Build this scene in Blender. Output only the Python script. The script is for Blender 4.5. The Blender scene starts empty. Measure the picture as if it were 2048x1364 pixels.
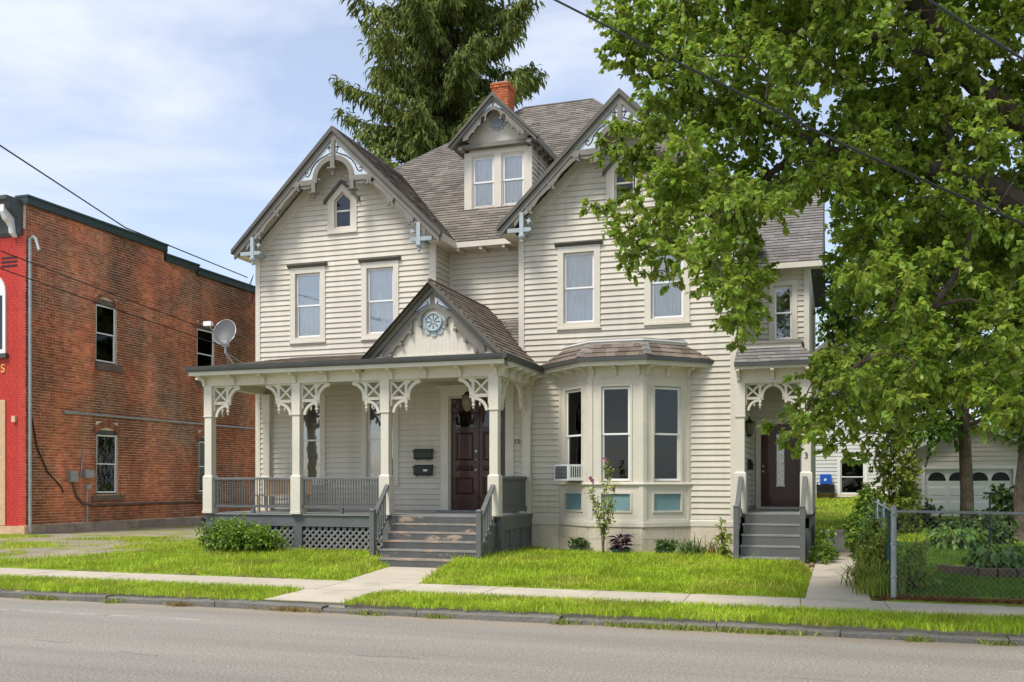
import bpy, math, random
import numpy as np
from mathutils import Matrix, Vector

random.seed(7)
RNG = np.random.default_rng(7)
rad = math.radians
scene = bpy.context.scene

# ---------------------------------------------------------------- camera
F, TH, H0, ZC = 1947.0, rad(18.5), 967.0, 1.8      # focal px (2048 wide), yaw, horizon row, eye height
CT, ST = math.cos(TH), math.sin(TH)
cam = bpy.data.cameras.new("camera")
cam_o = bpy.data.objects.new("camera", cam)
scene.collection.objects.link(cam_o)
cam_o.location = (0, 0, ZC)
cam_o.rotation_euler = (rad(90), 0, TH)
cam.sensor_width = 36
cam.lens = 36 * F / 2048
cam.shift_y = (H0 - 682) / 2048
cam.clip_end = 2000
scene.camera = cam_o
scene.render.resolution_x, scene.render.resolution_y = 1024, 682

# ---------------------------------------------------------------- world, sun, exposure
SUN_EL, SUN_AZ = rad(57), rad(206)                 # azimuth clockwise from +Y: behind the camera, to its left
world = bpy.data.worlds.new("World")
scene.world = world
world.use_nodes = True
wn, wl = world.node_tree.nodes, world.node_tree.links
wn.clear()
w_out = wn.new("ShaderNodeOutputWorld")
w_bg = wn.new("ShaderNodeBackground")
w_sky = wn.new("ShaderNodeTexSky")
w_sky.sky_type = 'NISHITA'
w_sky.sun_disc = False
w_sky.sun_elevation = SUN_EL
w_sky.sun_rotation = SUN_AZ
w_sky.air_density = 0.9
w_sky.dust_density = 0.9
w_sky.ozone_density = 1.6
w_tc = wn.new("ShaderNodeTexCoord")
w_map = wn.new("ShaderNodeMapping")
w_map.inputs['Scale'].default_value = (1.0, 1.0, 3.4)
w_map.inputs['Rotation'].default_value = (0.15, 0.1, 0.9)
w_n = wn.new("ShaderNodeTexNoise")
w_n.inputs['Scale'].default_value = 2.1
w_n.inputs['Detail'].default_value = 9
w_n.inputs['Roughness'].default_value = 0.56
w_n.inputs['Distortion'].default_value = 0.5
w_r = wn.new("ShaderNodeValToRGB")
w_r.color_ramp.elements[0].position = 0.45
w_r.color_ramp.elements[0].color = (0.38, 0.38, 0.38, 1)
w_r.color_ramp.elements[1].position = 0.66
w_r.color_ramp.elements[1].color = (0.92, 0.92, 0.92, 1)
w_mix = wn.new("ShaderNodeMixRGB")
w_mix.inputs[2].default_value = (4.05, 4.3, 4.85, 1)
wl.new(w_tc.outputs['Generated'], w_map.inputs['Vector'])
wl.new(w_map.outputs[0], w_n.inputs['Vector'])
wl.new(w_n.outputs['Fac'], w_r.inputs['Fac'])
wl.new(w_r.outputs['Color'], w_mix.inputs[0])
wl.new(w_sky.outputs[0], w_mix.inputs[1])
wl.new(w_mix.outputs[0], w_bg.inputs['Color'])
w_bg.inputs['Strength'].default_value = 0.10
wl.new(w_bg.outputs[0], w_out.inputs['Surface'])

sun = bpy.data.lights.new("sun", 'SUN')
sun.energy = 1.65
sun.angle = rad(18)
sun.color = (1.0, 0.95, 0.87)
sun_o = bpy.data.objects.new("sun", sun)
scene.collection.objects.link(sun_o)
sd = Vector((math.sin(SUN_AZ) * math.cos(SUN_EL), math.cos(SUN_AZ) * math.cos(SUN_EL), math.sin(SUN_EL)))
sun_o.rotation_euler = (-sd).to_track_quat('-Z', 'Y').to_euler()
sun_o.location = sd * 60

vs = scene.view_settings
vs.view_transform = 'Standard'
vs.look = 'None'
vs.exposure = 1.18
vs.gamma = 1.0
vs.use_curve_mapping = False

# ---------------------------------------------------------------- pixel -> world on a known plane (photo pixels, 2048 wide)
def aY(px, py, Y):
    x = (px - 1024) / F; d = Y / (CT + x * ST)
    return Vector((d * (x * CT - ST), Y, ZC - (py - H0) * d / F))
def aX(px, py, X):
    x = (px - 1024) / F; d = X / (x * CT - ST)
    return Vector((X, d * (CT + x * ST), ZC - (py - H0) * d / F))
def aZ(px, py, Z):
    x = (px - 1024) / F; d = (ZC - Z) * F / (py - H0)
    return Vector((d * (x * CT - ST), d * (CT + x * ST), Z))
def aD(px, py, d):
    x = (px - 1024) / F
    return Vector((d * (x * CT - ST), d * (CT + x * ST), ZC - (py - H0) * d / F))
def px_area(w, h, p):
    d = -p[0] * ST + p[1] * CT
    return w * h / d / d

# ---------------------------------------------------------------- materials
MATS = {}
def mat(name, col, rough=0.6, var=0.0, n1=None, n2=None, bump=None, spec=0.3, metal=0.0, hue=0.0, streak=None, mixcol=None, mapscale=None, transl=0.0, coat=0.0):
    m = bpy.data.materials.new(name); m.use_nodes = True
    nt = m.node_tree; N, L = nt.nodes, nt.links
    bs = N['Principled BSDF']
    bs.inputs['Roughness'].default_value = rough
    bs.inputs['Specular IOR Level'].default_value = spec
    bs.inputs['Metallic'].default_value = metal
    if coat: bs.inputs['Coat Weight'].default_value = coat
    geo = N.new('ShaderNodeNewGeometry')
    pos = geo.outputs['Position']
    def noise(scale, detail=4, sc3=None, rgh=0.55):
        n = N.new('ShaderNodeTexNoise'); n.inputs['Scale'].default_value = scale; n.inputs['Detail'].default_value = detail
        n.inputs['Roughness'].default_value = rgh
        if sc3:
            mp = N.new('ShaderNodeMapping'); mp.inputs['Scale'].default_value = sc3
            L.new(pos, mp.inputs['Vector']); L.new(mp.outputs[0], n.inputs['Vector'])
        else: L.new(pos, n.inputs['Vector'])
        return n.outputs['Fac']
    def rng(fac, lo, hi, f0=0.0, f1=1.0):
        r = N.new('ShaderNodeMapRange'); r.inputs['From Min'].default_value = f0; r.inputs['From Max'].default_value = f1
        r.inputs['To Min'].default_value = lo; r.inputs['To Max'].default_value = hi
        L.new(fac, r.inputs['Value']); return r.outputs[0]
    def mul(a, b, op='MULTIPLY'):
        k = N.new('ShaderNodeMath'); k.operation = op
        for i, q in enumerate((a, b)):
            if isinstance(q, (int, float)): k.inputs[i].default_value = q
            else: L.new(q, k.inputs[i])
        return k.outputs[0]
    at = N.new('ShaderNodeAttribute'); at.attribute_name = 'rnd'
    oi = N.new('ShaderNodeObjectInfo')
    rn = mul(mul(at.outputs['Fac'], oi.outputs['Random'], 'ADD'), 1.0, 'FRACT')
    val = None
    if var: val = rng(rn, 1 - var, 1 + var)
    for q, dt in ((n1, 3), (n2, 6)):
        if q:
            v = rng(noise(q[0], dt, q[2] if len(q) > 2 else None), 1 - q[1], 1 + q[1], 0.3, 0.7)
            val = v if val is None else mul(val, v)
    if streak:
        v = rng(noise(streak[0], 5, (1, 1, 0.08)), 1 - streak[1], 1.0, 0.42, 0.62)
        val = v if val is None else mul(val, v)
    base = N.new('ShaderNodeRGB'); base.outputs[0].default_value = (*col, 1)
    c = base.outputs[0]
    if mixcol:                       # (colour, noise scale, lo, hi): patches of a second colour
        mx = N.new('ShaderNodeMixRGB'); mx.inputs[2].default_value = (*mixcol[0], 1)
        L.new(c, mx.inputs[1])
        sc3 = mixcol[4] if len(mixcol) > 4 else None
        L.new(rng(noise(mixcol[1], 6, sc3, 0.62), 0, 1, mixcol[2], mixcol[3]), mx.inputs[0]); c = mx.outputs[0]
    if val is not None or hue:
        h = N.new('ShaderNodeHueSaturation'); L.new(c, h.inputs['Color'])
        if val is not None: L.new(val, h.inputs['Value'])
        if hue:
            r2 = mul(mul(rn, 7.31), 1.0, 'FRACT')
            L.new(rng(r2, 0.5 - hue, 0.5 + hue), h.inputs['Hue'])
        c = h.outputs[0]
    L.new(c, bs.inputs['Base Color'])
    if bump:
        b = N.new('ShaderNodeBump'); b.inputs['Strength'].default_value = bump[1]; b.inputs['Distance'].default_value = bump[2] if len(bump) > 2 else 0.02
        L.new(noise(bump[0], 6, bump[3] if len(bump) > 3 else None), b.inputs['Height']); L.new(b.outputs[0], bs.inputs['Normal'])
    if transl:
        tr = N.new('ShaderNodeBsdfTranslucent'); ms = N.new('ShaderNodeMixShader'); ms.inputs[0].default_value = transl
        L.new(c, tr.inputs['Color'])
        L.new(bs.outputs[0], ms.inputs[1]); L.new(tr.outputs[0], ms.inputs[2]); L.new(ms.outputs[0], N['Material Output'].inputs['Surface'])
    MATS[name] = m
    return m

def road_dirt(m):
    """tan silt that gathers towards the kerb, with a ragged edge"""
    N, L = m.node_tree.nodes, m.node_tree.links; bs = N['Principled BSDF']
    src = bs.inputs['Base Color'].links[0].from_socket
    geo = N.new('ShaderNodeNewGeometry'); sep = N.new('ShaderNodeSeparateXYZ'); L.new(geo.outputs['Position'], sep.inputs[0])
    nz = N.new('ShaderNodeTexNoise'); nz.inputs['Scale'].default_value = 1.6; nz.inputs['Detail'].default_value = 8; nz.inputs['Roughness'].default_value = 0.7
    mp = N.new('ShaderNodeMapping'); mp.inputs['Scale'].default_value = (0.45, 1, 1); L.new(geo.outputs['Position'], mp.inputs[0]); L.new(mp.outputs[0], nz.inputs['Vector'])
    a = N.new('ShaderNodeMath'); a.operation = 'MULTIPLY_ADD'; a.inputs[1].default_value = 1.9; L.new(nz.outputs['Fac'], a.inputs[0]); L.new(sep.outputs['Y'], a.inputs[2])
    r = N.new('ShaderNodeMapRange'); r.inputs['From Min'].default_value = 13.25; r.inputs['From Max'].default_value = 14.0; r.inputs['To Max'].default_value = 0.85; L.new(a.outputs[0], r.inputs['Value'])
    n2 = N.new('ShaderNodeTexNoise'); n2.inputs['Scale'].default_value = 40; L.new(geo.outputs['Position'], n2.inputs['Vector'])
    c = N.new('ShaderNodeMixRGB'); c.inputs[1].default_value = (0.26, 0.20, 0.14, 1); c.inputs[2].default_value = (0.42, 0.35, 0.26, 1); L.new(n2.outputs['Fac'], c.inputs[0])
    mx = N.new('ShaderNodeMixRGB'); L.new(r.outputs[0], mx.inputs[0]); L.new(src, mx.inputs[1]); L.new(c.outputs[0], mx.inputs[2]); L.new(mx.outputs[0], bs.inputs['Base Color'])

def glass_mat(name, tint=(0.9, 0.95, 0.95), refl=1.0):
    m = bpy.data.materials.new(name); m.use_nodes = True
    N, L = m.node_tree.nodes, m.node_tree.links; N.clear()
    o = N.new('ShaderNodeOutputMaterial'); t = N.new('ShaderNodeBsdfTransparent'); g = N.new('ShaderNodeBsdfGlossy')
    t.inputs['Color'].default_value = (*tint, 1); g.inputs['Roughness'].default_value = 0.03
    geo = N.new('ShaderNodeNewGeometry'); nz = N.new('ShaderNodeTexNoise'); nz.inputs['Scale'].default_value = 2.2; nz.inputs['Detail'].default_value = 2
    L.new(geo.outputs['Position'], nz.inputs['Vector'])
    bp = N.new('ShaderNodeBump'); bp.inputs['Strength'].default_value = 0.10; bp.inputs['Distance'].default_value = 0.05
    L.new(nz.outputs['Fac'], bp.inputs['Height']); L.new(bp.outputs[0], g.inputs['Normal'])
    fr = N.new('ShaderNodeFresnel'); fr.inputs['IOR'].default_value = 1.5
    ml = N.new('ShaderNodeMath'); ml.operation = 'MULTIPLY'; ml.inputs[1].default_value = refl; ml.use_clamp = True
    L.new(fr.outputs[0], ml.inputs[0])
    mx = N.new('ShaderNodeMixShader'); L.new(ml.outputs[0], mx.inputs[0]); L.new(t.outputs[0], mx.inputs[1]); L.new(g.outputs[0], mx.inputs[2])
    L.new(mx.outputs[0], o.inputs['Surface'])
    MATS[name] = m; return m

mat('siding', (0.640, 0.588, 0.485), 0.62, var=0.035, n1=(0.7, 0.05), n2=(9, 0.05, (0.3, 0.3, 3)), streak=(2.2, 0.10), bump=(30, 0.12, 0.01, (0.4, 0.4, 4)))
mat('trim', (0.65, 0.60, 0.50), 0.55, var=0.02, n1=(1.5, 0.05), n2=(14, 0.04), bump=(40, 0.06, 0.01))
mat('taupe', (0.20, 0.185, 0.155), 0.55, var=0.03, n1=(3, 0.10), n2=(20, 0.05))
mat('taupe_dark', (0.115, 0.105, 0.088), 0.55, n1=(3, 0.12))
mat('blue_grey', (0.36, 0.42, 0.44), 0.55, n1=(4, 0.10), var=0.04)
mat('pale_blue', (0.56, 0.61, 0.66), 0.55, n1=(4, 0.07))
mat('medallion', (0.40, 0.46, 0.47), 0.55, n1=(6, 0.10))
mat('ink', (0.02, 0.022, 0.024), 0.5)
mat('porch_grey', (0.125, 0.128, 0.124), 0.5, var=0.05, n1=(2, 0.12), n2=(18, 0.06))
mat('gutter', (0.075, 0.078, 0.074), 0.4, n1=(2, 0.1))
mat('tread', (0.24, 0.225, 0.20), 0.6, var=0.05, n1=(3, 0.12), mixcol=((0.42, 0.30, 0.21), 3.0, 0.50, 0.60, (0.6, 0.6, 2.2)))
mat('side_door_wood', (0.060, 0.012, 0.008), 0.3, n1=(4, 0.2), coat=0.3)
mat('riser', (0.095, 0.096, 0.092), 0.6, var=0.05, n1=(3, 0.12), mixcol=((0.40, 0.29, 0.20), 2.6, 0.56, 0.64, (0.5, 0.5, 1.6)))
mat('grey_tread', (0.24, 0.24, 0.23), 0.55, var=0.04, n1=(3, 0.15), mixcol=((0.24, 0.22, 0.19), 5.0, 0.6, 0.7))
mat('ceiling_boards', (0.60, 0.55, 0.45), 0.6, var=0.03)
mat('white_vinyl', (0.80, 0.80, 0.78), 0.4, n1=(3, 0.03))
mat('shingle', (0.200, 0.175, 0.150), 0.9, var=0.26, n1=(1.0, 0.14), n2=(40, 0.18), hue=0.012, bump=(90, 0.5, 0.01), spec=0.15)
mat('shingle_brown', (0.175, 0.140, 0.110), 0.9, var=0.28, n1=(2, 0.15), n2=(40, 0.16), hue=0.015, bump=(90, 0.5, 0.01), spec=0.15)
mat('shingle_grey', (0.20, 0.185, 0.17), 0.9, var=0.2, n1=(2, 0.12), n2=(40, 0.16), bump=(90, 0.5, 0.01), spec=0.15)
mat('foundation', (0.62, 0.54, 0.42), 0.8, var=0.04, n1=(1.5, 0.10), n2=(12, 0.08), bump=(18, 0.4, 0.02), mixcol=((0.50, 0.42, 0.31), 3.0, 0.6, 0.8))
mat('door_wood', (0.050, 0.015, 0.0095), 0.35, var=0.1, n1=(4, 0.18), n2=(30, 0.12, (6, 6, 0.5)), coat=0.3)
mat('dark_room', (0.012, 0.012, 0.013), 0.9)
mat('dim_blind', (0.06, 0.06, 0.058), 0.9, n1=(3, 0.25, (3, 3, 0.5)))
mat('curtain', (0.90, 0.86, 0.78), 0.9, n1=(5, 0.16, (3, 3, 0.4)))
mat('shade', (0.72, 0.72, 0.69), 0.9, n1=(3, 0.05))
mat('panel_blue', (0.19, 0.31, 0.33), 0.5, n1=(3, 0.06))
mat('metal_green', (0.035, 0.042, 0.030), 0.4, n1=(8, 0.1))
mat('steel', (0.42, 0.43, 0.44), 0.4, metal=0.6, n1=(6, 0.12))
mat('galv', (0.36, 0.37, 0.37), 0.45, metal=0.4, n1=(6, 0.15))
mat('wire_black', (0.018, 0.018, 0.018), 0.5)
mat('dish_grey', (0.11, 0.11, 0.108), 0.5)
mat('lattice', (0.20, 0.20, 0.195), 0.55, var=0.08, n1=(3, 0.12))
mat('wire_mesh', (0.22, 0.225, 0.22), 0.5)
mat('wire_green', (0.045, 0.085, 0.075), 0.5)
mat('black_plastic', (0.02, 0.02, 0.021), 0.45)
mat('frosted', (0.20, 0.165, 0.11), 0.3, n1=(20, 0.1))
mat('brick', (0.60, 0.185, 0.085), 0.88, var=0.26, hue=0.010, n1=(0.45, 0.30), n2=(4, 0.20), streak=(0.5, 0.55), bump=(45, 0.5, 0.01), spec=0.12, mixcol=((0.29, 0.160, 0.098), 0.35, 0.44, 0.66))
mat('mortar', (0.70, 0.53, 0.38), 0.95, n1=(0.8, 0.25), n2=(8, 0.2), spec=0.1)
mat('arch_brick', (0.32, 0.13, 0.075), 0.88, var=0.25, n2=(8, 0.15), bump=(45, 0.5, 0.01), spec=0.12)
mat('red_paint', (0.50, 0.045, 0.030), 0.55, var=0.05, n1=(2, 0.08), bump=(30, 0.2, 0.01))
mat('coping', (0.040, 0.062, 0.058), 0.4, n1=(3, 0.1))
mat('cornice', (0.075, 0.085, 0.085), 0.5, n1=(3, 0.1))
mat('stone', (0.34, 0.27, 0.21), 0.9, var=0.15, n1=(2, 0.2), n2=(12, 0.15), bump=(10, 0.6, 0.04))
mat('sill_stone', (0.16, 0.115, 0.085), 0.9, var=0.1, n1=(3, 0.2), bump=(20, 0.4, 0.02))
mat('gold', (0.72, 0.46, 0.10), 0.4)
mat('tan_stone', (0.52, 0.36, 0.22), 0.8, var=0.15, n2=(8, 0.15))
mat('chimney_brick', (0.46, 0.125, 0.045), 0.85, var=0.22, n2=(10, 0.12), bump=(45, 0.4, 0.01))
mat('chimney_mortar', (0.52, 0.40, 0.28), 0.9, n2=(10, 0.1))
mat('asphalt', (0.285, 0.262, 0.222), 0.9, n1=(1.4, 0.12, (0.07, 1, 1)), n2=(34, 0.40), bump=(140, 0.55, 0.012), spec=0.15, mixcol=((0.30, 0.27, 0.235), 0.5, 0.50, 0.72, (0.15, 1.2, 1)))
road_dirt(MATS['asphalt'])
mat('patch_dark', (0.125, 0.115, 0.105), 0.9, n2=(40, 0.15), spec=0.15)
mat('gutter_dirt', (0.30, 0.25, 0.19), 0.95, n1=(1.5, 0.15), n2=(40, 0.2), spec=0.1, bump=(60, 0.5, 0.01))
mat('road_line', (0.42, 0.40, 0.37), 0.85, n2=(14, 0.2), mixcol=((0.26, 0.245, 0.22), 3.5, 0.45, 0.6))
mat('concrete', (0.52, 0.455, 0.355), 0.9, var=0.035, n1=(0.8, 0.08), n2=(30, 0.07), bump=(90, 0.3, 0.01), spec=0.15, mixcol=((0.37, 0.33, 0.26), 1.1, 0.55, 0.75))
mat('kerb_stone', (0.165, 0.155, 0.135), 0.9, var=0.12, n1=(2, 0.15), n2=(22, 0.15), bump=(20, 0.6, 0.03), spec=0.15)
mat('soil', (0.16, 0.14, 0.07), 0.95, n1=(1, 0.2), n2=(20, 0.25), spec=0.1, mixcol=((0.20, 0.27, 0.03), 2.0, 0.36, 0.48), bump=(40, 0.6, 0.03))
mat('gravel', (0.34, 0.29, 0.215), 0.95, n1=(0.9, 0.15), n2=(28, 0.35), spec=0.1, bump=(40, 0.9, 0.03), mixcol=((0.24, 0.27, 0.05), 1.1, 0.48, 0.60))
mat('mulch', (0.20, 0.085, 0.035), 0.95, var=0.5, n2=(20, 0.3), spec=0.1)
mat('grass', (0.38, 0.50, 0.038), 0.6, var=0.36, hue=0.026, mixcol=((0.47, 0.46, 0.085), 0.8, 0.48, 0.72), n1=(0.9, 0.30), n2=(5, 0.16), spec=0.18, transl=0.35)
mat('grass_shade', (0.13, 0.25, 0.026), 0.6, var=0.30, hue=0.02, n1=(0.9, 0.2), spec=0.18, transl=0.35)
mat('grass_dry', (0.34, 0.25, 0.09), 0.7, var=0.3, hue=0.02, spec=0.15, transl=0.3)
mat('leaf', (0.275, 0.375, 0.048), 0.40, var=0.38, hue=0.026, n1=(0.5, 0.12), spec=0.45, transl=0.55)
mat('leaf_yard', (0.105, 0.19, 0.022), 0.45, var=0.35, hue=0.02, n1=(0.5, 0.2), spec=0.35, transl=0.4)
mat('leaf_far', (0.17, 0.23, 0.035), 0.6, var=0.35, hue=0.03, n1=(0.12, 0.25), spec=0.2, transl=0.35)
mat('leaf_yellow', (0.34, 0.25, 0.035), 0.6, var=0.3, hue=0.03, spec=0.2, transl=0.35)
mat('leaf_bush', (0.19, 0.30, 0.035), 0.4, var=0.4, hue=0.02, spec=0.4, transl=0.35)
mat('leaf_weed', (0.30, 0.36, 0.06), 0.5, var=0.35, hue=0.025, spec=0.3, transl=0.35)
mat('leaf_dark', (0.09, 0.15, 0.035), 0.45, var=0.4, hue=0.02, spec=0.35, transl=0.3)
mat('leaf_purple', (0.045, 0.012, 0.028), 0.4, var=0.4, spec=0.4, transl=0.2)
mat('hosta', (0.11, 0.225, 0.035), 0.4, var=0.3, hue=0.015, spec=0.4, transl=0.3)
mat('spruce', (0.165, 0.205, 0.048), 0.7, var=0.45, hue=0.022, n1=(0.35, 0.2), spec=0.15, transl=0.25)
mat('bark', (0.085, 0.068, 0.052), 0.95, n1=(4, 0.25), n2=(25, 0.25, (1, 1, 0.25)), bump=(22, 0.9, 0.04, (1, 1, 0.25)), spec=0.1)
mat('bark_pale', (0.16, 0.125, 0.095), 0.95, n1=(4, 0.25), n2=(25, 0.25, (1, 1, 0.25)), bump=(22, 0.9, 0.04, (1, 1, 0.25)), spec=0.1)
mat('petal', (0.62, 0.30, 0.42), 0.6, var=0.2, transl=0.3)
mat('white_siding', (0.62, 0.61, 0.585), 0.6, var=0.02, n1=(1, 0.05))
mat('garage_siding', (0.62, 0.56, 0.50), 0.6, var=0.02, n1=(1, 0.05))
mat('white_paint', (0.78, 0.77, 0.75), 0.5, n1=(1, 0.04))
mat('blue_plastic', (0.02, 0.10, 0.50), 0.4)
mat('paper', (0.78, 0.78, 0.76), 0.8)
mat('rubber', (0.03, 0.03, 0.03), 0.7)
glass_mat('glass', (0.97, 0.98, 0.97), 4.0)
glass_mat('glass_dim', (0.55, 0.60, 0.60), 1.1)

# ---------------------------------------------------------------- objects
COL = scene.collection
WM = {}
def tag(o, label=None, cat=None, group=None, kind=None):
    if label: o['label'] = label
    if cat: o['category'] = cat
    if group: o['group'] = group
    if kind: o['kind'] = kind
    return o
def link(o, T, parent=None):
    COL.objects.link(o); WM[o.name] = T.copy()
    if parent is not None:
        o.parent = parent; o.matrix_parent_inverse = WM[parent.name].inverted()
    o.matrix_basis = T
    return o
def empty(name, loc, label=None, cat=None, group=None):
    o = bpy.data.objects.new(name, None); o.empty_display_size = 0.3
    link(o, Matrix.Translation(loc)); return tag(o, label, cat, group)

class MB:
    def __init__(s, T=None):
        s.v, s.f, s.r = [], [], []; s.T = T
    def add(s, verts, faces, r=None):
        n = len(s.v)
        if s.T is not None: verts = [tuple(s.T @ Vector(p)) for p in verts]
        s.v.extend(verts); s.f.extend([tuple(i + n for i in f) for f in faces])
        q = random.random() if r is None else r
        s.r.extend([q] * len(faces)); return s
    def hexa(s, p, r=None):          # 4 bottom points, 4 top points
        return s.add(p, [(0, 3, 2, 1), (4, 5, 6, 7), (0, 1, 5, 4), (1, 2, 6, 5), (2, 3, 7, 6), (3, 0, 4, 7)], r)
    def box(s, x0, x1, y0, y1, z0, z1, r=None):
        return s.hexa([(x0, y0, z0), (x1, y0, z0), (x1, y1, z0), (x0, y1, z0), (x0, y0, z1), (x1, y0, z1), (x1, y1, z1), (x0, y1, z1)], r)
    def plate(s, poly, y0, y1, r=None):   # polygon (x,z) extruded in y
        n = len(poly)
        v = [(x, y0, z) for x, z in poly] + [(x, y1, z) for x, z in poly]
        return s.add(v, [tuple(range(n)), tuple(range(2 * n - 1, n - 1, -1))] + [(i, i + n, (i + 1) % n + n, (i + 1) % n) for i in range(n)], r)
    def slab(s, poly, z0, z1, r=None):    # polygon (x,y) extruded in z
        n = len(poly)
        v = [(x, y, z0) for x, y in poly] + [(x, y, z1) for x, y in poly]
        return s.add(v, [tuple(range(n - 1, -1, -1)), tuple(range(n, 2 * n))] + [(i, (i + 1) % n, (i + 1) % n + n, i + n) for i in range(n)], r)
    def side(s, poly, x0, x1, r=None):    # polygon (y,z) extruded in x
        n = len(poly)
        v = [(x0, y, z) for y, z in poly] + [(x1, y, z) for y, z in poly]
        return s.add(v, [tuple(range(n)), tuple(range(2 * n - 1, n - 1, -1))] + [(i, i + n, (i + 1) % n + n, (i + 1) % n) for i in range(n)], r)
    def tube(s, pts, rr, n=6, r=None):
        pts = [Vector(p) for p in pts]; m = len(pts)
        if isinstance(rr, (int, float)): rr = [rr] * m
        v = []; up = Vector((0.31, 0.17, 0.93))
        for i, p in enumerate(pts):
            t = (pts[min(i + 1, m - 1)] - pts[max(i - 1, 0)]).normalized()
            a = t.cross(up)
            if a.length < 0.05: a = t.cross(Vector((1, 0, 0)))
            a.normalize(); b = t.cross(a)
            for k in range(n):
                w = 2 * math.pi * k / n
                v.append(tuple(p + (a * math.cos(w) + b * math.sin(w)) * rr[i]))
        f = [(i * n + k, i * n + (k + 1) % n, (i + 1) * n + (k + 1) % n, (i + 1) * n + k) for i in range(m - 1) for k in range(n)]
        f += [tuple(range(n - 1, -1, -1)), tuple((m - 1) * n + k for k in range(n))]
        return s.add(v, f, r)
    def lathe(s, prof, at=(0, 0, 0), n=10, off=0.0, r=None):
        v = [(at[0] + q * math.cos(2 * math.pi * k / n + off), at[1] + q * math.sin(2 * math.pi * k / n + off), at[2] + z) for q, z in prof for k in range(n)]
        m = len(prof)
        f = [(i * n + k, i * n + (k + 1) % n, (i + 1) * n + (k + 1) % n, (i + 1) * n + k) for i in range(m - 1) for k in range(n)]
        f += [tuple(range(n - 1, -1, -1)), tuple((m - 1) * n + k for k in range(n))]
        return s.add(v, f, r)
    def build(s, name, material, parent=None, smooth=False, kind=None, label=None):
        V = np.array(s.v, dtype=float)
        c = (V.min(0) + V.max(0)) / 2; c[2] = V[:, 2].min()
        me = bpy.data.meshes.new(name)
        me.from_pydata((V - c).tolist(), [], s.f)
        a = me.attributes.new('rnd', 'FLOAT', 'FACE'); a.data.foreach_set('value', s.r)
        me.materials.append(MATS[material])
        if smooth: me.polygons.foreach_set('use_smooth', [True] * len(me.polygons))
        me.update()
        o = bpy.data.objects.new(name, me)
        link(o, Matrix.Translation(Vector(c)), parent)
        return tag(o, label, kind=kind)

def np_mesh(name, V, Fa, rnd, material, parent=None, kind=None, loc=None):
    """big meshes: V (n,3), Fa (m,k) all faces same size, rnd per face"""
    loc = np.array(loc if loc is not None else (V.mean(0)[0], V.mean(0)[1], V[:, 2].min()), dtype=float)
    me = bpy.data.meshes.new(name); k = Fa.shape[1]; m = len(Fa)
    me.vertices.add(len(V)); me.vertices.foreach_set('co', (V - loc).astype(np.float32).ravel())
    me.loops.add(m * k); me.loops.foreach_set('vertex_index', Fa.astype(np.int32).ravel())
    me.polygons.add(m); me.polygons.foreach_set('loop_start', np.arange(0, m * k, k, dtype=np.int32))
    a = me.attributes.new('rnd', 'FLOAT', 'FACE'); a.data.foreach_set('value', rnd.astype(np.float32))
    me.materials.append(MATS[material]); me.update(calc_edges=True); me.validate()
    o = bpy.data.objects.new(name, me)
    link(o, Matrix.Translation(Vector(loc)), parent)
    return tag(o, kind=kind)

def inst(name, me, T, parent):
    return link(bpy.data.objects.new(name, me), T, parent)

def frame(ox, oy, ang, oz=0.0):
    return Matrix.Translation((ox, oy, oz)) @ Matrix.Rotation(ang, 4, 'Z')
ID = Matrix.Identity(4)

def text_mesh(txt, size, T, material, parent, name, depth=0.006):
    cu = bpy.data.curves.new(name, 'FONT'); cu.body = txt; cu.size = size; cu.extrude = depth; cu.align_x = 'CENTER'
    t = bpy.data.objects.new('tmp_text', cu); COL.objects.link(t)
    dg = bpy.context.evaluated_depsgraph_get()
    me = bpy.data.meshes.new_from_object(t.evaluated_get(dg))
    bpy.data.objects.remove(t)
    me.materials.clear(); me.materials.append(MATS[material])
    o = bpy.data.objects.new(name, me)
    return link(o, T @ Matrix.Rotation(rad(90), 4, 'X'), parent)

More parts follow.
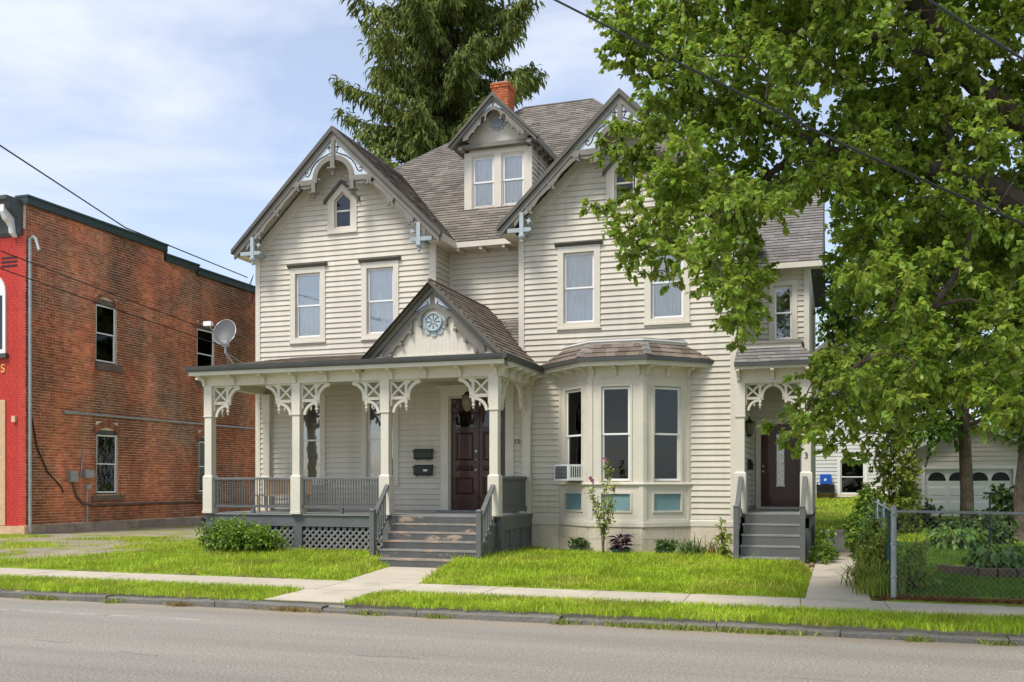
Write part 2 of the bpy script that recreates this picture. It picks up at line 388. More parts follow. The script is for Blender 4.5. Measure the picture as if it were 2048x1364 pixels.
# ---------------------------------------------------------------- ground heights
def sstep(a, b, x):
    t = np.clip((x - a) / (b - a), 0, 1); return t * t * (3 - 2 * t)
def side_front(x):      # sidewalk kerb-side edge
    return 14.55 - 0.018 * x
def side_back(x):
    return 15.92 - 0.018 * x
def walk_l(y):
    t = (y - 15.6) / 3.5; return -8.56 - 0.62 * t
def walk_r(y):
    t = (y - 15.6) / 3.5; return -7.02 - 0.95 * t
def height(x, y):
    x = np.asarray(x, float); y = np.asarray(y, float)
    sb = side_back(x)
    h = 0.02 + 0.18 * sstep(0.2, 4.2, y - sb)
    # right-hand yard, rising away from the street
    yr = 0.02 + 0.30 * sstep(0.5, 10, y - sb)
    w = sstep(0.3, 0.9, x)
    h = h * (1 - w) + yr * w
    h = h + 0.9 * sstep(33, 46, y) * sstep(-6, -1, x)
    # front walk and its pad before the steps
    dw = np.maximum(walk_l(y) - x, x - walk_r(y))
    inw = 1 - sstep(0.02, 0.35, dw)
    inw = inw * (y < 19.6)
    h = h * (1 - inw) + (-0.01) * inw
    # side path
    dp = np.maximum(-0.52 - x, x - 0.52)
    pz = -0.03 + 0.27 * np.clip((y - 16) / 18, 0, 1)
    inp = (1 - sstep(0.0, 0.25, dp)) * (y < 34.2)
    h = h * (1 - inp) + np.minimum(h, pz) * inp
    # pad before the side steps
    dq = np.maximum(np.maximum(-2.15 - x, x - 0.4), np.maximum(20.75 - y, y - 23))
    inq = 1 - sstep(0.0, 0.35, dq)
    h = h * (1 - inq) + np.minimum(h, 0.0) * inq
    # strip and sidewalk bed
    st = sstep(0.0, 0.12, side_back(x) + 0.03 - y)
    h = h * (1 - st) + (-0.03) * st
    gs = sstep(0.0, 0.2, side_front(x) - y)
    h = h * (1 - gs) + (-0.015) * gs
    # driveway side, a little lower
    h = h - 0.10 * sstep(-15.5, -19, x) * sstep(16.5, 19, y)
    return h
def hz(x, y): return float(height(np.array([x]), np.array([y]))[0])
# ================================================================ SETTING
def axis(segs):
    out = []
    for a, b, st in segs:
        n = max(1, int(round((b - a) / st))); out += [a + (b - a) * i / n for i in range(n)]
    return np.array(out + [segs[-1][1]])
gx = axis([(-150, -40, 10), (-40, -18, 0.5), (-18, 4.5, 0.13), (4.5, 12, 0.5), (12, 150, 10)])
gy = axis([(13.18, 17, 0.10), (17, 23.2, 0.16), (23.2, 40, 0.5), (40, 60, 1.5), (60, 220, 20)])
GX, GY = np.meshgrid(gx, gy); GZ = height(GX, GY)
GZ += 0.012 * np.sin(GX * 2.1 + 1) * np.sin(GY * 1.7) * (GY > 16.5) * (np.abs(GX) > 1)
gv = np.stack([GX.ravel(), GY.ravel(), GZ.ravel()], 1)
nx, ny = len(gx), len(gy)
ii = (np.arange(ny - 1)[:, None] * nx + np.arange(nx - 1)[None]).ravel()
gf = np.stack([ii, ii + 1, ii + nx + 1, ii + nx], 1)
ground = np_mesh('ground', gv, gf, np.zeros(len(gf)), 'soil', kind='structure', loc=(0, 0, 0))
ground.data.materials.append(MATS['gravel'])
fc = gv[gf].mean(1)
gm = ((fc[:, 0] < -15.8 - 0.5 * np.sin(fc[:, 1] * 1.3)) & (fc[:, 1] > 16.6 + 0.35 * np.sin(fc[:, 0] * 1.1) + np.clip((fc[:, 0] + 21.5) * 0.42, 0, 9)))
ground.data.polygons.foreach_set('material_index', gm.astype(np.int32))
ground.data.polygons.foreach_set('use_smooth', [True] * len(gf))

road = MB().box(-150, 150, -60, 13.02, -0.5, -0.145).build('road', 'asphalt', kind='structure')
# an old seam line and a dark repair
MB().box(-19.5, -8.6, 11.72, 11.775, -0.16, -0.141).build('seam_line', 'road_line', road)
MB().box(1.4, 9.0, 11.15, 11.19, -0.16, -0.141).build('seam_line', 'road_line', road)
MB().slab([(-20.6, 12.05), (-17.5, 12.35), (-14.7, 12.62), (-15.8, 12.78), (-20.6, 12.62)], -0.16, -0.1405).build('road_repair', 'patch_dark', road)

for k in range(9):
    x0, y0 = [(-9.5, 9.6), (-7.9, 9.2), (-5.2, 9.9), (-3.0, 8.7), (-0.6, 10.1), (0.4, 8.9), (-12.5, 9.1), (1.6, 9.7), (-4.1, 8.2)][k]
    P = []; xx, yy = x0, y0
    for i in range(8):
        P.append((xx, yy)); xx += random.uniform(.06, .16); yy += random.uniform(-.05, .05)
    w_ = .007
    MB().add([(p[0], p[1] - w_, -.1435) for p in P] + [(p[0], p[1] + w_, -.1435) for p in P], [(i, i + 1, 9 + i, 8 + i) for i in range(7)]).build('crack', 'patch_dark', road)
kerb = MB().box(-40, 14, 13.05, 13.17, -0.5, -0.09).build('kerb', 'kerb_stone', kind='structure')
x = -23.0
while x < 7:
    ln = random.uniform(1.5, 2.3)
    a, b = x + 0.008, x + ln - 0.008
    dy, dz, dz2 = random.uniform(-0.02, 0.02), random.uniform(-0.045, 0.01), random.uniform(-0.045, 0.01)
    if -8.6 < x < -6.9: dz -= 0.02; dz2 -= 0.02
    m = MB(); n = 5
    P = []
    for i in range(n + 1):
        t = i / n; xx = a + (b - a) * t; zz = -0.03 + dz * (1 - t) + dz2 * t + random.uniform(-0.009, 0.007)
        yy = 13.0 + dy + random.uniform(-0.012, 0.012)
        P += [(xx, yy, -0.3), (xx, yy + 0.002, zz - 0.02), (xx, yy + 0.02, zz), (xx, 13.20, zz + 0.005), (xx, 13.20, -0.3)]
    Fc = [(i * 5 + k, i * 5 + k + 1, (i + 1) * 5 + k + 1, (i + 1) * 5 + k) for i in range(n) for k in range(4)] + [(0, 1, 2, 3, 4), tuple(n * 5 + k for k in (4, 3, 2, 1, 0))]
    m.add(P, Fc).build('kerb_stone', 'kerb_stone', kerb)
    x += ln

# sidewalk slabs
sidewalk = MB().slab([(-40, side_front(-40) + .05), (14, side_front(14) + .05), (14, side_back(14) - .05), (-40, side_back(-40) - .05)], -0.3, -0.028).build('sidewalk', 'concrete', kind='structure')
cuts = [-26, -24.2, -22.4, -20.6, -18.8, -17.0, -15.2, -13.4, -11.6, -9.9, -8.5, -7.05, -5.55, -3.75, -2.25, -0.53, 0.70, 2.35, 4.0, 5.7, 7.4]
for a, b in zip(cuts[:-1], cuts[1:]):
    a += 0.007; b -= 0.007; t = random.uniform(-0.004, 0.004)
    sk = 0.03
    MB().slab([(a + sk, side_front(a)), (b + sk, side_front(b)), (b - sk, side_back(b)), (a - sk, side_back(a))], -0.1, t).build('slab', 'concrete', sidewalk)
# front walk, apron to the kerb
walk = MB().slab([(walk_l(15.9) + .04, 15.97), (walk_r(15.9) - .04, 15.97), (walk_r(19.2) - .04, 19.25), (walk_l(19.2) + .04, 19.25)], -0.3, -0.02).build('front_walk', 'concrete', kind='structure')
for a, b in ((side_back(-8) + .012, 17.55), (17.562, 19.3)):
    MB().slab([(walk_l(a), a), (walk_r(a), a), (walk_r(b), b), (walk_l(b), b)], -0.1, random.uniform(0.001, 0.006)).build('slab', 'concrete', walk)
MB().slab([(-8.62, side_front(-8.5) - .012), (-7.35, side_front(-7.3) - .012), (-7.10, 13.21), (-8.50, 13.21)], -0.1, -0.004).build('slab', 'concrete', walk)
# side path
path = MB().slab([(-0.45, 16.0), (0.45, 16.0), (0.55, 34.0), (-0.40, 34.0)], -0.4, -0.025).build('side_path', 'concrete', kind='structure')
py = side_back(0) + 0.012
while py < 33.9:
    q = min(py + 1.55, 34)
    za, zb = 0.005 + 0.27 * max(0, (py - 16) / 18), 0.005 + 0.27 * max(0, (q - .012 - 16) / 18)
    xa, xb = -0.48 + 0.006 * (py - 16), 0.48 + 0.006 * (py - 16)
    MB().hexa([(xa, py, za - .15), (xb, py, za - .15), (xb, q - .012, zb - .15), (xa, q - .012, zb - .15), (xa, py, za), (xb, py, za), (xb, q - .012, zb), (xa, q - .012, zb)]).build('slab', 'concrete', path)
    py = q
MB().box(-2.1, -0.5, 20.85, 21.5, -0.1, 0.012).build('slab', 'concrete', path)

# ---------------------------------------------------------------- grass
def blades(name, X, Y, Z, hgt, wid, lean, material, label, cat='grass', kind='stuff', rnd=None):
    n = len(X)
    th = RNG.uniform(0, 2 * np.pi, n); ph = RNG.uniform(0, 2 * np.pi, n)
    h = hgt * RNG.uniform(0.55, 1.25, n); w = wid * RNG.uniform(0.7, 1.3, n)
    ln = lean * RNG.uniform(0.2, 1.3, n) * h
    sx, sy = np.cos(th) * w / 2, np.sin(th) * w / 2
    lx, ly = np.cos(ph) * ln, np.sin(ph) * ln
    b = np.stack([X, Y, Z - 0.01], 1); S = np.stack([sx, sy, 0 * sx], 1)
    mid = b + np.stack([lx * .35, ly * .35, h * .62], 1); tip = b + np.stack([lx, ly, h * (1 - 0.25 * np.minimum(ln / h, 1.6))], 1)
    V = np.stack([b - S, b + S, mid + S * .8, mid - S * .8, tip], 1).reshape(-1, 3)
    k = np.arange(n)[:, None] * 5
    T = np.concatenate([k + [0, 1, 2], k + [0, 2, 3], k + [3, 2, 4]], 1).reshape(-1, 3)
    r = np.repeat(RNG.random(n) if rnd is None else rnd, 3)
    o = np_mesh(name, V, T, r, material, kind=kind)
    return tag(o, label, cat)
def scatter(x0, x1, y0, y1, dens, test):
    n = int((x1 - x0) * (y1 - y0) * dens)
    X = RNG.uniform(x0, x1, n); Y = RNG.uniform(y0, y1, n)
    k = test(X, Y); X, Y = X[k], Y[k]
    return X, Y, height(X, Y)
def lowfreq(X, Y, s=1.0, o=0.0):
    return (np.sin(X * 1.3 * s + o) + np.sin(Y * 1.7 * s + 2 * o) + np.sin((X + Y) * 0.9 * s + 3 + o) + np.sin((X * .7 - Y * 1.1) * 2.3 * s + o)) / 4
jag = lambda X: 0.05 * np.sin(X * 9) + 0.04 * np.sin(X * 23 + 1) + 0.03 * np.sin(X * 51)
def t_left(X, Y):
    return (Y > side_back(X) + 0.02 + jag(X)) & (X < walk_l(Y) - 0.03 + jag(Y) * .8) & ((Y < 20.35) | (X < -15.2)) & ((X > -15.8 - 0.5 * np.sin(Y * 1.3)) | (Y < 16.6 + 0.35 * np.sin(X * 1.1) + np.clip((X + 21.5) * 0.42, 0, 9)) | (lowfreq(X, Y, 1.1) > -0.05 + 0.30 * RNG.random(len(X))))
X, Y, Z = scatter(-26, -7.5, 15.8, 25.5, 900, t_left)
k = (X > -16) | (RNG.random(len(X)) < 0.5)
blades('lawn_grass', X[k], Y[k], Z[k], 0.095, 0.012, 0.75, 'grass', 'bright green front lawn between brick building and front walk')
X, Y, Z = scatter(-22, -7.5, 15.8, 20.3, 45, t_left)
blades('tall_grass', X, Y, Z, 0.19, 0.012, 0.9, 'grass', 'taller grass stalks sticking out of the left lawn')
def t_right(X, Y):
    bay = (X > -6.7) & (X < -3.0) & (Y > 21.75)
    pad = (X > -2.2) & (Y > 20.8)
    return (Y > side_back(X) + 0.02 + jag(X)) & (X > walk_r(np.minimum(Y, 19.2)) + 0.04 + jag(Y)) & (X < -0.55 + jag(Y) * .7) & ~bay & ~pad & (Y < 22.7)
X, Y, Z = scatter(-8.2, -0.4, 15.8, 22.7, 1300, t_right)
blades('lawn_grass', X, Y, Z, 0.10, 0.011, 0.8, 'grass', 'bright green lawn before the bay window')
X, Y, Z = scatter(-8.2, -0.4, 15.8, 22.0, 70, t_right)
blades('tall_grass', X, Y, Z, 0.19, 0.011, 0.9, 'grass', 'taller grass stalks sticking out of the lawn before the bay')
for nm, a, b, lb in (('verge_grass', -30, -8.42, 'grass strip between kerb and sidewalk, left of the front walk'), ('verge_grass', -7.1, 9, 'long grass strip between kerb and sidewalk, right of the front walk')):
    def t_v(X, Y):
        e = (Y - 13.2) / 1.35
        lim = (X < -8.62 + 0.13 * (1 - e) + jag(Y)) if a < -10 else (X > -7.33 + 0.24 * (1 - e) + jag(Y))
        return (Y < side_front(X) - 0.01 + jag(X) * .8) & (Y > 13.09 + 1.1 * jag(X)) & lim
    X, Y, Z = scatter(a, b, 13.0, 15.2, 1500 if a > -10 else 1100, t_v)
    blades(nm, X, Y, Z, 0.11, 0.010, 0.7, 'grass', lb)
def t_yard(X, Y):
    return (X > 0.9) & (Y > 16.75 + jag(X))
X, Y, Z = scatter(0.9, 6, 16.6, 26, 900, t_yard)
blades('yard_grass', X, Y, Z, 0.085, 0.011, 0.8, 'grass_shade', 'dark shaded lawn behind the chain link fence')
X, Y, Z = scatter(-1.5, 12, 26, 46, 130, lambda X, Y: (X > 1.2) & (Y < 38) | ((Y > 34.2) & (X < 3)) | (X < -0.6) & (Y > 30))
blades('back_lawn_grass', X, Y, Z, 0.10, 0.03, 0.8, 'grass', 'sunlit grass behind the house at the end of the path')
# weeds rooted in the gutter
for i, (xx, sp) in enumerate([(-16.2, .5), (-13.9, .35), (-12.6, .5), (-7.9, .6), (-6.6, .3), (-5.5, .25), (-9.9, .25), (-2.6, .6), (-2.0, .5), (-1.3, .6), (-0.7, .5), (0.9, .2), (1.8, .25), (-18.5, .4), (-3.6, .2), (-11.2, .2)]):
    n = int(260 * sp + 60)
    X = RNG.normal(xx, sp * .45, n); Y = 12.98 + RNG.normal(0, .05, n)
    dry = i in (3, 6)
    blades('kerb_weed', X, Y, np.full(n, -0.14), 0.10, 0.013, 1.3, 'grass_dry' if dry else 'leaf_weed', 'weed tufts growing along the kerb in the gutter', cat='weeds')['group'] = 'weeds in the gutter'
# needle mulch under the fence
n = 5000
X = RNG.uniform(0.55, 6, n); Y = side_back(X) + 0.06 + np.abs(RNG.normal(0, .33, n)); k = Y < 16.95; X, Y = X[k], Y[k]
blades('mulch_strip', X, Y, height(X, Y) + 0.012, 0.035, 0.014, 2.6, 'mulch', 'rust brown needle litter along the foot of the chain link fence', cat='mulch')
n = 900
X = RNG.uniform(-11.9, -9.7, n); Y = RNG.uniform(20.2, 20.5, n)
blades('dry_grass', X, Y, height(X, Y), 0.09, 0.012, 1.8, 'grass_dry', 'dry brown grass under the porch lattice beside the steps', cat='grass')
# ================================================================ VICTORIAN HOUSE
house = empty('victorian_house', (-8.5, 26, 0), 'large cream clapboard Victorian house with carved grey gables and front porch', 'house')
LXC, RXC = -12.414, -4.853           # centres of the two front gables
HW = 2.635                           # half width of each gable wing
Y0 = 23.0                            # front wall plane
EX = 0.1375                          # clapboard exposure
PEAK, TIPZ, TIPH = 11.03, 8.10, 2.98 # gable roof: peak, tip height, half span
SL = (PEAK - TIPZ) / TIPH
BOARDS = []

def subtract(iv, cut):
    out = []
    for a, b in iv:
        if cut[1] <= a or cut[0] >= b: out.append((a, b)); continue
        if cut[0] > a + 0.02: out.append((a, cut[0]))
        if cut[1] < b - 0.02: out.append((cut[1], b))
    return out

def wall(name, T, xl, xr, z0, z1, opens, parent, zb=(), boards=None, thick=0.12, material='siding', phase=0.0):
    """sheathing with real openings; opens = (x0,x1,z0,z1) clear openings; boards = (zlow, zhigh)"""
    m = MB(T)
    zs = sorted(set([z0, z1] + [z for z in zb if z0 < z < z1] + [q for o in opens for q in (o[2], o[3]) if z0 < q < z1]))
    for a, b in zip(zs[:-1], zs[1:]):
        A, B, C, D = xl(a), xr(a), xl(b), xr(b)
        iv = [(A, B)]
        cut = [o for o in opens if o[2] < (a + b) / 2 < o[3]]
        if not cut:
            m.hexa([(A, 0, a), (B, 0, a), (B, thick, a), (A, thick, a), (C, 0, b), (max(D, C + .001), 0, b), (max(D, C + .001), thick, b), (C, thick, b)], 0.5)
        else:
            for o in cut: iv = subtract(iv, (o[0], o[1]))
            for (p, q) in iv:
                p2 = C if abs(p - A) < 1e-6 else p; q2 = D if abs(q - B) < 1e-6 else q
                m.hexa([(p, 0, a), (q, 0, a), (q, thick, a), (p, thick, a), (p2, 0, b), (q2, 0, b), (q2, thick, b), (p2, thick, b)], 0.5)
    w = m.build(name, material, parent)
    if boards:
        z = boards[0]
        while z < boards[1] - 0.03:
            zt = min(z + EX, boards[1])
            iv = [(xl(z), xr(z))]
            for o in opens:
                ov = min(zt, o[3] + .07) - max(z, o[2] - .07)
                if ov > 0.5 * (zt - z): iv = subtract(iv, (o[0] - 0.07, o[1] + 0.07))
            for (p, q) in iv:
                p2 = max(p, xl(zt)); q2 = min(q, xr(zt))
                if q2 - p2 > 0.03: BOARDS.append((T, p, q, p2, q2, z, zt, w))
            z += EX
    return w

def flush_boards():
    sc = []
    for b in BOARDS:
        p = b[0] @ Vector(((b[1] + b[2]) / 2, 0, (b[5] + b[6]) / 2))
        vis = max(0.15, abs((b[0].to_3x3() @ Vector((0, 1, 0))).dot(Vector(p).normalized())))
        sc.append(px_area(b[2] - b[1], b[6] - b[5], p) * vis)
    order = sorted(range(len(BOARDS)), key=lambda i: -sc[i])
    rest = {}
    for n, i in enumerate(order):
        T, p, q, p2, q2, z, zt, w = BOARDS[i]
        g = 0.017
        j = random.uniform(-0.002, 0.002)
        pts = [(p, -0.036 + j, z + g), (q, -0.036 + j, z + g), (q, 0.004, z + g), (p, 0.004, z + g), (p2, -0.008, zt + .004), (q2, -0.008, zt + .004), (q2, 0.004, zt + .004), (p2, 0.004, zt + .004)]
        if n < 300:
            MB(T).hexa(pts).build('clapboard', 'siding', w)
        else:
            rest.setdefault(w.name, (MB(), w))[0].add([tuple(T @ Vector(c)) for c in pts], [(0, 3, 2, 1), (4, 5, 6, 7), (0, 1, 5, 4), (1, 2, 6, 5), (2, 3, 7, 6), (3, 0, 4, 7)])
    for m, w in rest.values(): m.build('clapboards', 'siding', w, kind='stuff')

def wavy(m, x0, x1, y, z0, z1, amp=0.03, n=24, r=None):
    v = []
    for i in range(n + 1):
        t = i / n; xx = x0 + (x1 - x0) * t
        yy = y + amp * math.sin(t * 19) * 0.6 + amp * math.sin(t * 47 + 1) * 0.4
        v += [(xx, yy, z0), (xx, yy, z1)]
    return m.add(v, [(2 * i, 2 * i + 2, 2 * i + 3, 2 * i + 1) for i in range(n)], r)

def window(parent, T, x0, x1, z0, z1, cw=0.15, hood=True, back='curtain', glass='glass', name='window', split=0.5, shade=0.0, casing='trim', label=None, bw=None, jd=0.10, proud=0.048, sill=True):
    bw = bw or cw
    ox0, ox1, oz0, oz1 = x0 + cw, x1 - cw, z0 + bw, z1 - cw
    m = MB(T)
    if proud > 0:
        m.box(x0, ox0, -proud, 0.012, z0, z1); m.box(ox1, x1, -proud, 0.012, z0, z1)
        m.box(ox0, ox1, -proud + .001, 0.012, oz1, z1); m.box(ox0, ox1, -proud + .001, 0.012, z0, oz0)
        if sill: m.box(x0 - .02, x1 + .02, -proud - .03, -proud + .004, z0 - 0.005, z0 + .045)
    m.box(ox0, ox0 + .014, 0.012, jd, oz0, oz1); m.box(ox1 - .014, ox1, 0.012, jd, oz0, oz1)
    m.box(ox0, ox1, 0.012, jd, oz1 - .014, oz1); m.box(ox0, ox1, 0.012, jd, oz0, oz0 + .02)
    w = m.build(name, casing, parent, label=label)
    if hood:
        h = MB(T)
        h.side([(-0.05, z1), (-0.085, z1 + .03), (-0.13, z1 + .065), (-0.13, z1 + .10), (0.004, z1 + .115), (0.004, z1)], x0 - .06, x1 + .06)
        h.build('hood', 'taupe_dark', w)
    zm = oz0 + (oz1 - oz0) * split
    a, b = ox0 + .015, ox1 - .015
    for (za, zb, y, nm) in ((zm - .02, oz1 - .015, 0.035, 'upper_sash'), (oz0 + .02, zm + .02, 0.062, 'lower_sash')):
        s = MB(T); t = 0.042
        s.box(a, a + t, y, y + .026, za, zb); s.box(b - t, b, y, y + .026, za, zb)
        s.box(a + t, b - t, y, y + .026, za, za + t); s.box(a + t, b - t, y, y + .026, zb - t, zb)
        s.build(nm, 'white_vinyl', w)
        MB(T).box(a + t, b - t, y + .010, y + .014, za + t, zb - t).build('pane', glass, w)
    if back == 'curtain':
        c = wavy(MB(T), ox0 + .01, ox1 - .01, jd + .035, oz0 + .02, oz1 - .02, 0.02)
        c.build('curtain', 'curtain', w)
    elif back == 'blind':
        c = MB(T); n = int((oz1 - oz0) / 0.05)
        for i in range(n):
            z = oz0 + .02 + i * 0.05
            c.hexa([(ox0 + .02, jd + .02, z), (ox1 - .02, jd + .02, z), (ox1 - .02, jd + .024, z), (ox0 + .02, jd + .024, z), (ox0 + .02, jd + .045, z + .046), (ox1 - .02, jd + .045, z + .046), (ox1 - .02, jd + .049, z + .046), (ox0 + .02, jd + .049, z + .046)], 0.5)
        c.build('blind', 'dim_blind', w)
    elif back == 'dim':
        wavy(MB(T), ox0 + .01, ox1 - .01, jd + .08, oz0 + .02, oz1 - .02, 0.03).build('curtain', 'dim_blind', w)
    if shade:
        MB(T).box(ox0 + .03, ox1 - .03, jd + .005, jd + .012, oz1 - shade * (oz1 - oz0), oz1 - .015).build('roller_shade', 'shade', w)
    MB(T).box(ox0 - .25, ox1 + .25, jd + .45, jd + .47, oz0 - .2, oz1 + .2).build('room_backdrop', 'dark_room', w)
    return w

def shingles(parent, P0, U, V, poly, material, ex=0.142, w=0.30, indiv=False, name='roof_deck'):
    U, V, P0 = Vector(U).normalized(), Vector(V).normalized(), Vector(P0)
    Nn = U.cross(V)
    if Nn.z < 0: Nn = -Nn
    g = lambda u, v, h: tuple(P0 + U * u + V * v + Nn * h)
    m = MB(); n = len(poly)
    m.add([g(u, v, -0.07) for u, v in poly] + [g(u, v, 0.0) for u, v in poly], [tuple(range(n)), tuple(range(2 * n - 1, n - 1, -1))] + [(i, i + n, (i + 1) % n + n, (i + 1) % n) for i in range(n)])
    deck = m.build(name, 'taupe_dark', parent)
    vs_ = [p[1] for p in poly]; v = min(vs_) - 0.012; big = MB()
    row = 0
    while v < max(vs_) - 0.01:
        vm = min(max(v + ex * .5, min(vs_) + 1e-4), max(vs_) - 1e-4)
        xsn = []
        for i in range(n):
            (a, b), (c, d) = poly[i], poly[(i + 1) % n]
            if (b - vm) * (d - vm) < 0: xsn.append(a + (c - a) * (vm - b) / (d - b))
        if len(xsn) >= 2:
            lo, hi = min(xsn), max(xsn)
            u = lo - random.uniform(0.02, w)
            while u < hi:
                ww = w * random.uniform(0.8, 1.2)
                a, b = max(u, lo), min(u + ww - 0.006, hi)
                if b - a > 0.03:
                    vb = min(v + ex + .01, max(vs_) + .01); dv = random.uniform(-0.006, 0.006); t = 0.020 + random.uniform(0, .008)
                    pts = [g(a, v + dv, 0), g(b, v + dv, 0), g(b, vb, 0), g(a, vb, 0), g(a, v + dv, t), g(b, v + dv, t), g(b, vb, .003), g(a, vb, .003)]
                    if indiv: MB().hexa(pts).build('shingle', material, deck)
                    else: big.hexa(pts)
                u += ww
        v += ex; row += 1
    if not indiv and big.v: big.build('shingles', material, deck, kind='stuff')
    return deck

# ---------------------------------------------------------------- front walls
def gxl(xc): return lambda z: xc - max(0.02, min(HW, (PEAK - 0.22 - z) / SL))
def gxr(xc): return lambda z: xc + max(0.02, min(HW, (PEAK - 0.22 - z) / SL))
zbr = (PEAK - 0.22 - HW * SL,)
c2 = 0.15
def op(x0, x1, z0, z1, cw=0.15, bw=None): return (x0 + cw, x1 - cw, z0 + (bw or cw), z1 - cw)
W2 = [(-13.98, -12.92), (-11.85, -10.78)]                      # left wing trims, upstairs and downstairs
W2R = [(-6.51, -5.44), (-4.36, -3.29)]
up = (5.56, 7.58); dn = (1.74, 4.20)
PW = 0.43                                                      # gable window half width
pent = lambda xc: (xc - PW + .2, xc + PW - .2, 8.60, 9.62)
left_wall = wall('left_wing_wall', Matrix.Translation((0, Y0, 0)), gxl(LXC), gxr(LXC), 0.1, PEAK - 0.25,
    [op(*w, *up) for w in W2] + [op(*w, *dn) for w in W2] + [pent(LXC)], house, zbr, boards=(1.10, PEAK - .3))
mid_wall = wall('entrance_wall', Matrix.Translation((0, Y0, 0)), lambda z: -9.779, lambda z: -7.488, 0.1, 4.9, [(-9.387, -7.854, 1.12, 4.01)], house, boards=(1.10, 4.85))
right_wall = wall('right_wing_wall', Matrix.Translation((0, Y0, 0)), gxl(RXC), gxr(RXC), 0.1, PEAK - 0.25,
    [op(*w, *up) for w in W2R] + [pent(RXC), (-6.35, -3.36, 0.9, 4.5)], house, zbr, boards=(0.94, PEAK - .3))
TL = frame(-9.779, Y0, rad(90))
rec_side = wall('recess_side_wall', TL, lambda z: 0.0, lambda z: 1.0, 4.6, 8.3, [], house, boards=(4.75, 8.2))
rec_wall = wall('recess_wall', Matrix.Translation((0, Y0 + 1.0, 0)), lambda z: -9.78, lambda z: -7.40, 4.5, 8.3, [], house, boards=(4.7, 8.2))
TRs = frame(RXC + HW, Y0, rad(90))
side_wall = wall('right_wing_side_wall', TRs, lambda z: 0.0, lambda z: 3.6, 0.1, 8.3, [], house, boards=(1.2, 8.2))
BWY = Y0 + 3.5
back_wall = wall('rear_wing_wall', Matrix.Translation((0, BWY, 0)), lambda z: RXC + HW, lambda z: -0.70, 0.1, 7.6, [op(-1.72, -1.00, 5.45, 7.12, .13), (-1.93, -0.93, 1.19, 3.36)], house, boards=(1.2, 7.5))
wall('rear_wing_side_wall', frame(-0.70, BWY, rad(90)), lambda z: 0, lambda z: 7, 0.1, 7.6, [], house)
# closed shell behind
sh = MB(); sh.box(-15.04, -14.9, Y0 + .12, 34, 0.1, 8.2); sh.box(-15.04, -0.7, 33.9, 34, 0.1, 8.2); sh.box(-14.8, -0.9, Y0 + 3.6, 33.8, 4.6, 4.7); sh.box(-14.8, -7.6, Y0 + 1.12, Y0 + 3.6, 4.6, 4.7); sh.box(-14.9, -9.9, 23.13, 24.3, 4.6, 4.69); sh.box(-7.35, -2.4, 23.13, 27, 4.7, 4.78)
sh.build('rear_walls', 'siding', house)

# corner boards, raking friezes, skirt and foundation
def vboard(x0, x1, z0, z1, w, T=Matrix.Translation((0, Y0, 0)), pr=0.044, name='corner_board'):
    MB(T).box(x0, x1, -pr, 0.005, z0, z1).build(name, 'trim', w)
vboard(LXC - HW - .01, LXC - HW + .13, 1.07, 8.12, left_wall); vboard(LXC + HW - .13, LXC + HW + .04, 4.9, 8.12, left_wall)
vboard(RXC - HW - .02, RXC - HW + .12, 4.9, 8.12, right_wall); vboard(RXC + HW - .14, RXC + HW + .04, .93, 8.12, right_wall)
vboard(0.0, .12, 4.9, 8.12, side_wall, TRs, .03); vboard(0.0, .07, 4.9, 8.12, rec_side, TL, .032)
vboard(-9.78, -9.70, 4.7, 8.1, rec_wall, Matrix.Translation((0, Y0 + 1, 0)), .034)
vboard(-0.84, -0.70, 1.1, 7.5, back_wall, Matrix.Translation((0, BWY, 0)))
for xc, w in ((LXC, left_wall), (RXC, right_wall)):
    for s in (-1, 1):
        zt = PEAK - 0.22
        MB(Matrix.Translation((0, Y0, 0))).plate([(xc, zt), (xc + s * HW, zt - SL * HW), (xc + s * HW, zt - SL * HW - .36), (xc, zt - .36)], -0.036 - .002 * s, 0.0).build('raking_frieze', 'trim', w)
sk = MB(Matrix.Translation((0, Y0, 0)))
for a, b in ((LXC - HW - .02, -7.0), (-7.0, -6.45), (-3.28, RXC + HW + .06)):
    sk.side([(-0.06, 0.80), (-0.06, .92), (-0.03, .95), (0.0, .95), (0.0, .80)], a, b)
sk.build('skirt_board', 'trim', house)
fd = MB(); fd.box(LXC - HW, RXC + HW, Y0 - .015, Y0 + .2, -.3, .80); fd.box(RXC + HW - .2, RXC + HW + .012, Y0, 26.6, -.3, .8)
fnd = fd.build('foundation', 'foundation', house)
for a, b, z0, z1 in [(-6.95, -6.47, .55, .795), (-6.95, -6.47, .05, .545), (-3.27, -2.60, .42, .795), (-2.595, -2.22, .42, .795), (-3.27, -2.22, .05, .415)]:
    MB().box(a, b, Y0 - .045, Y0 - .01, z0, z1).build('foundation_stone', 'foundation', fnd)

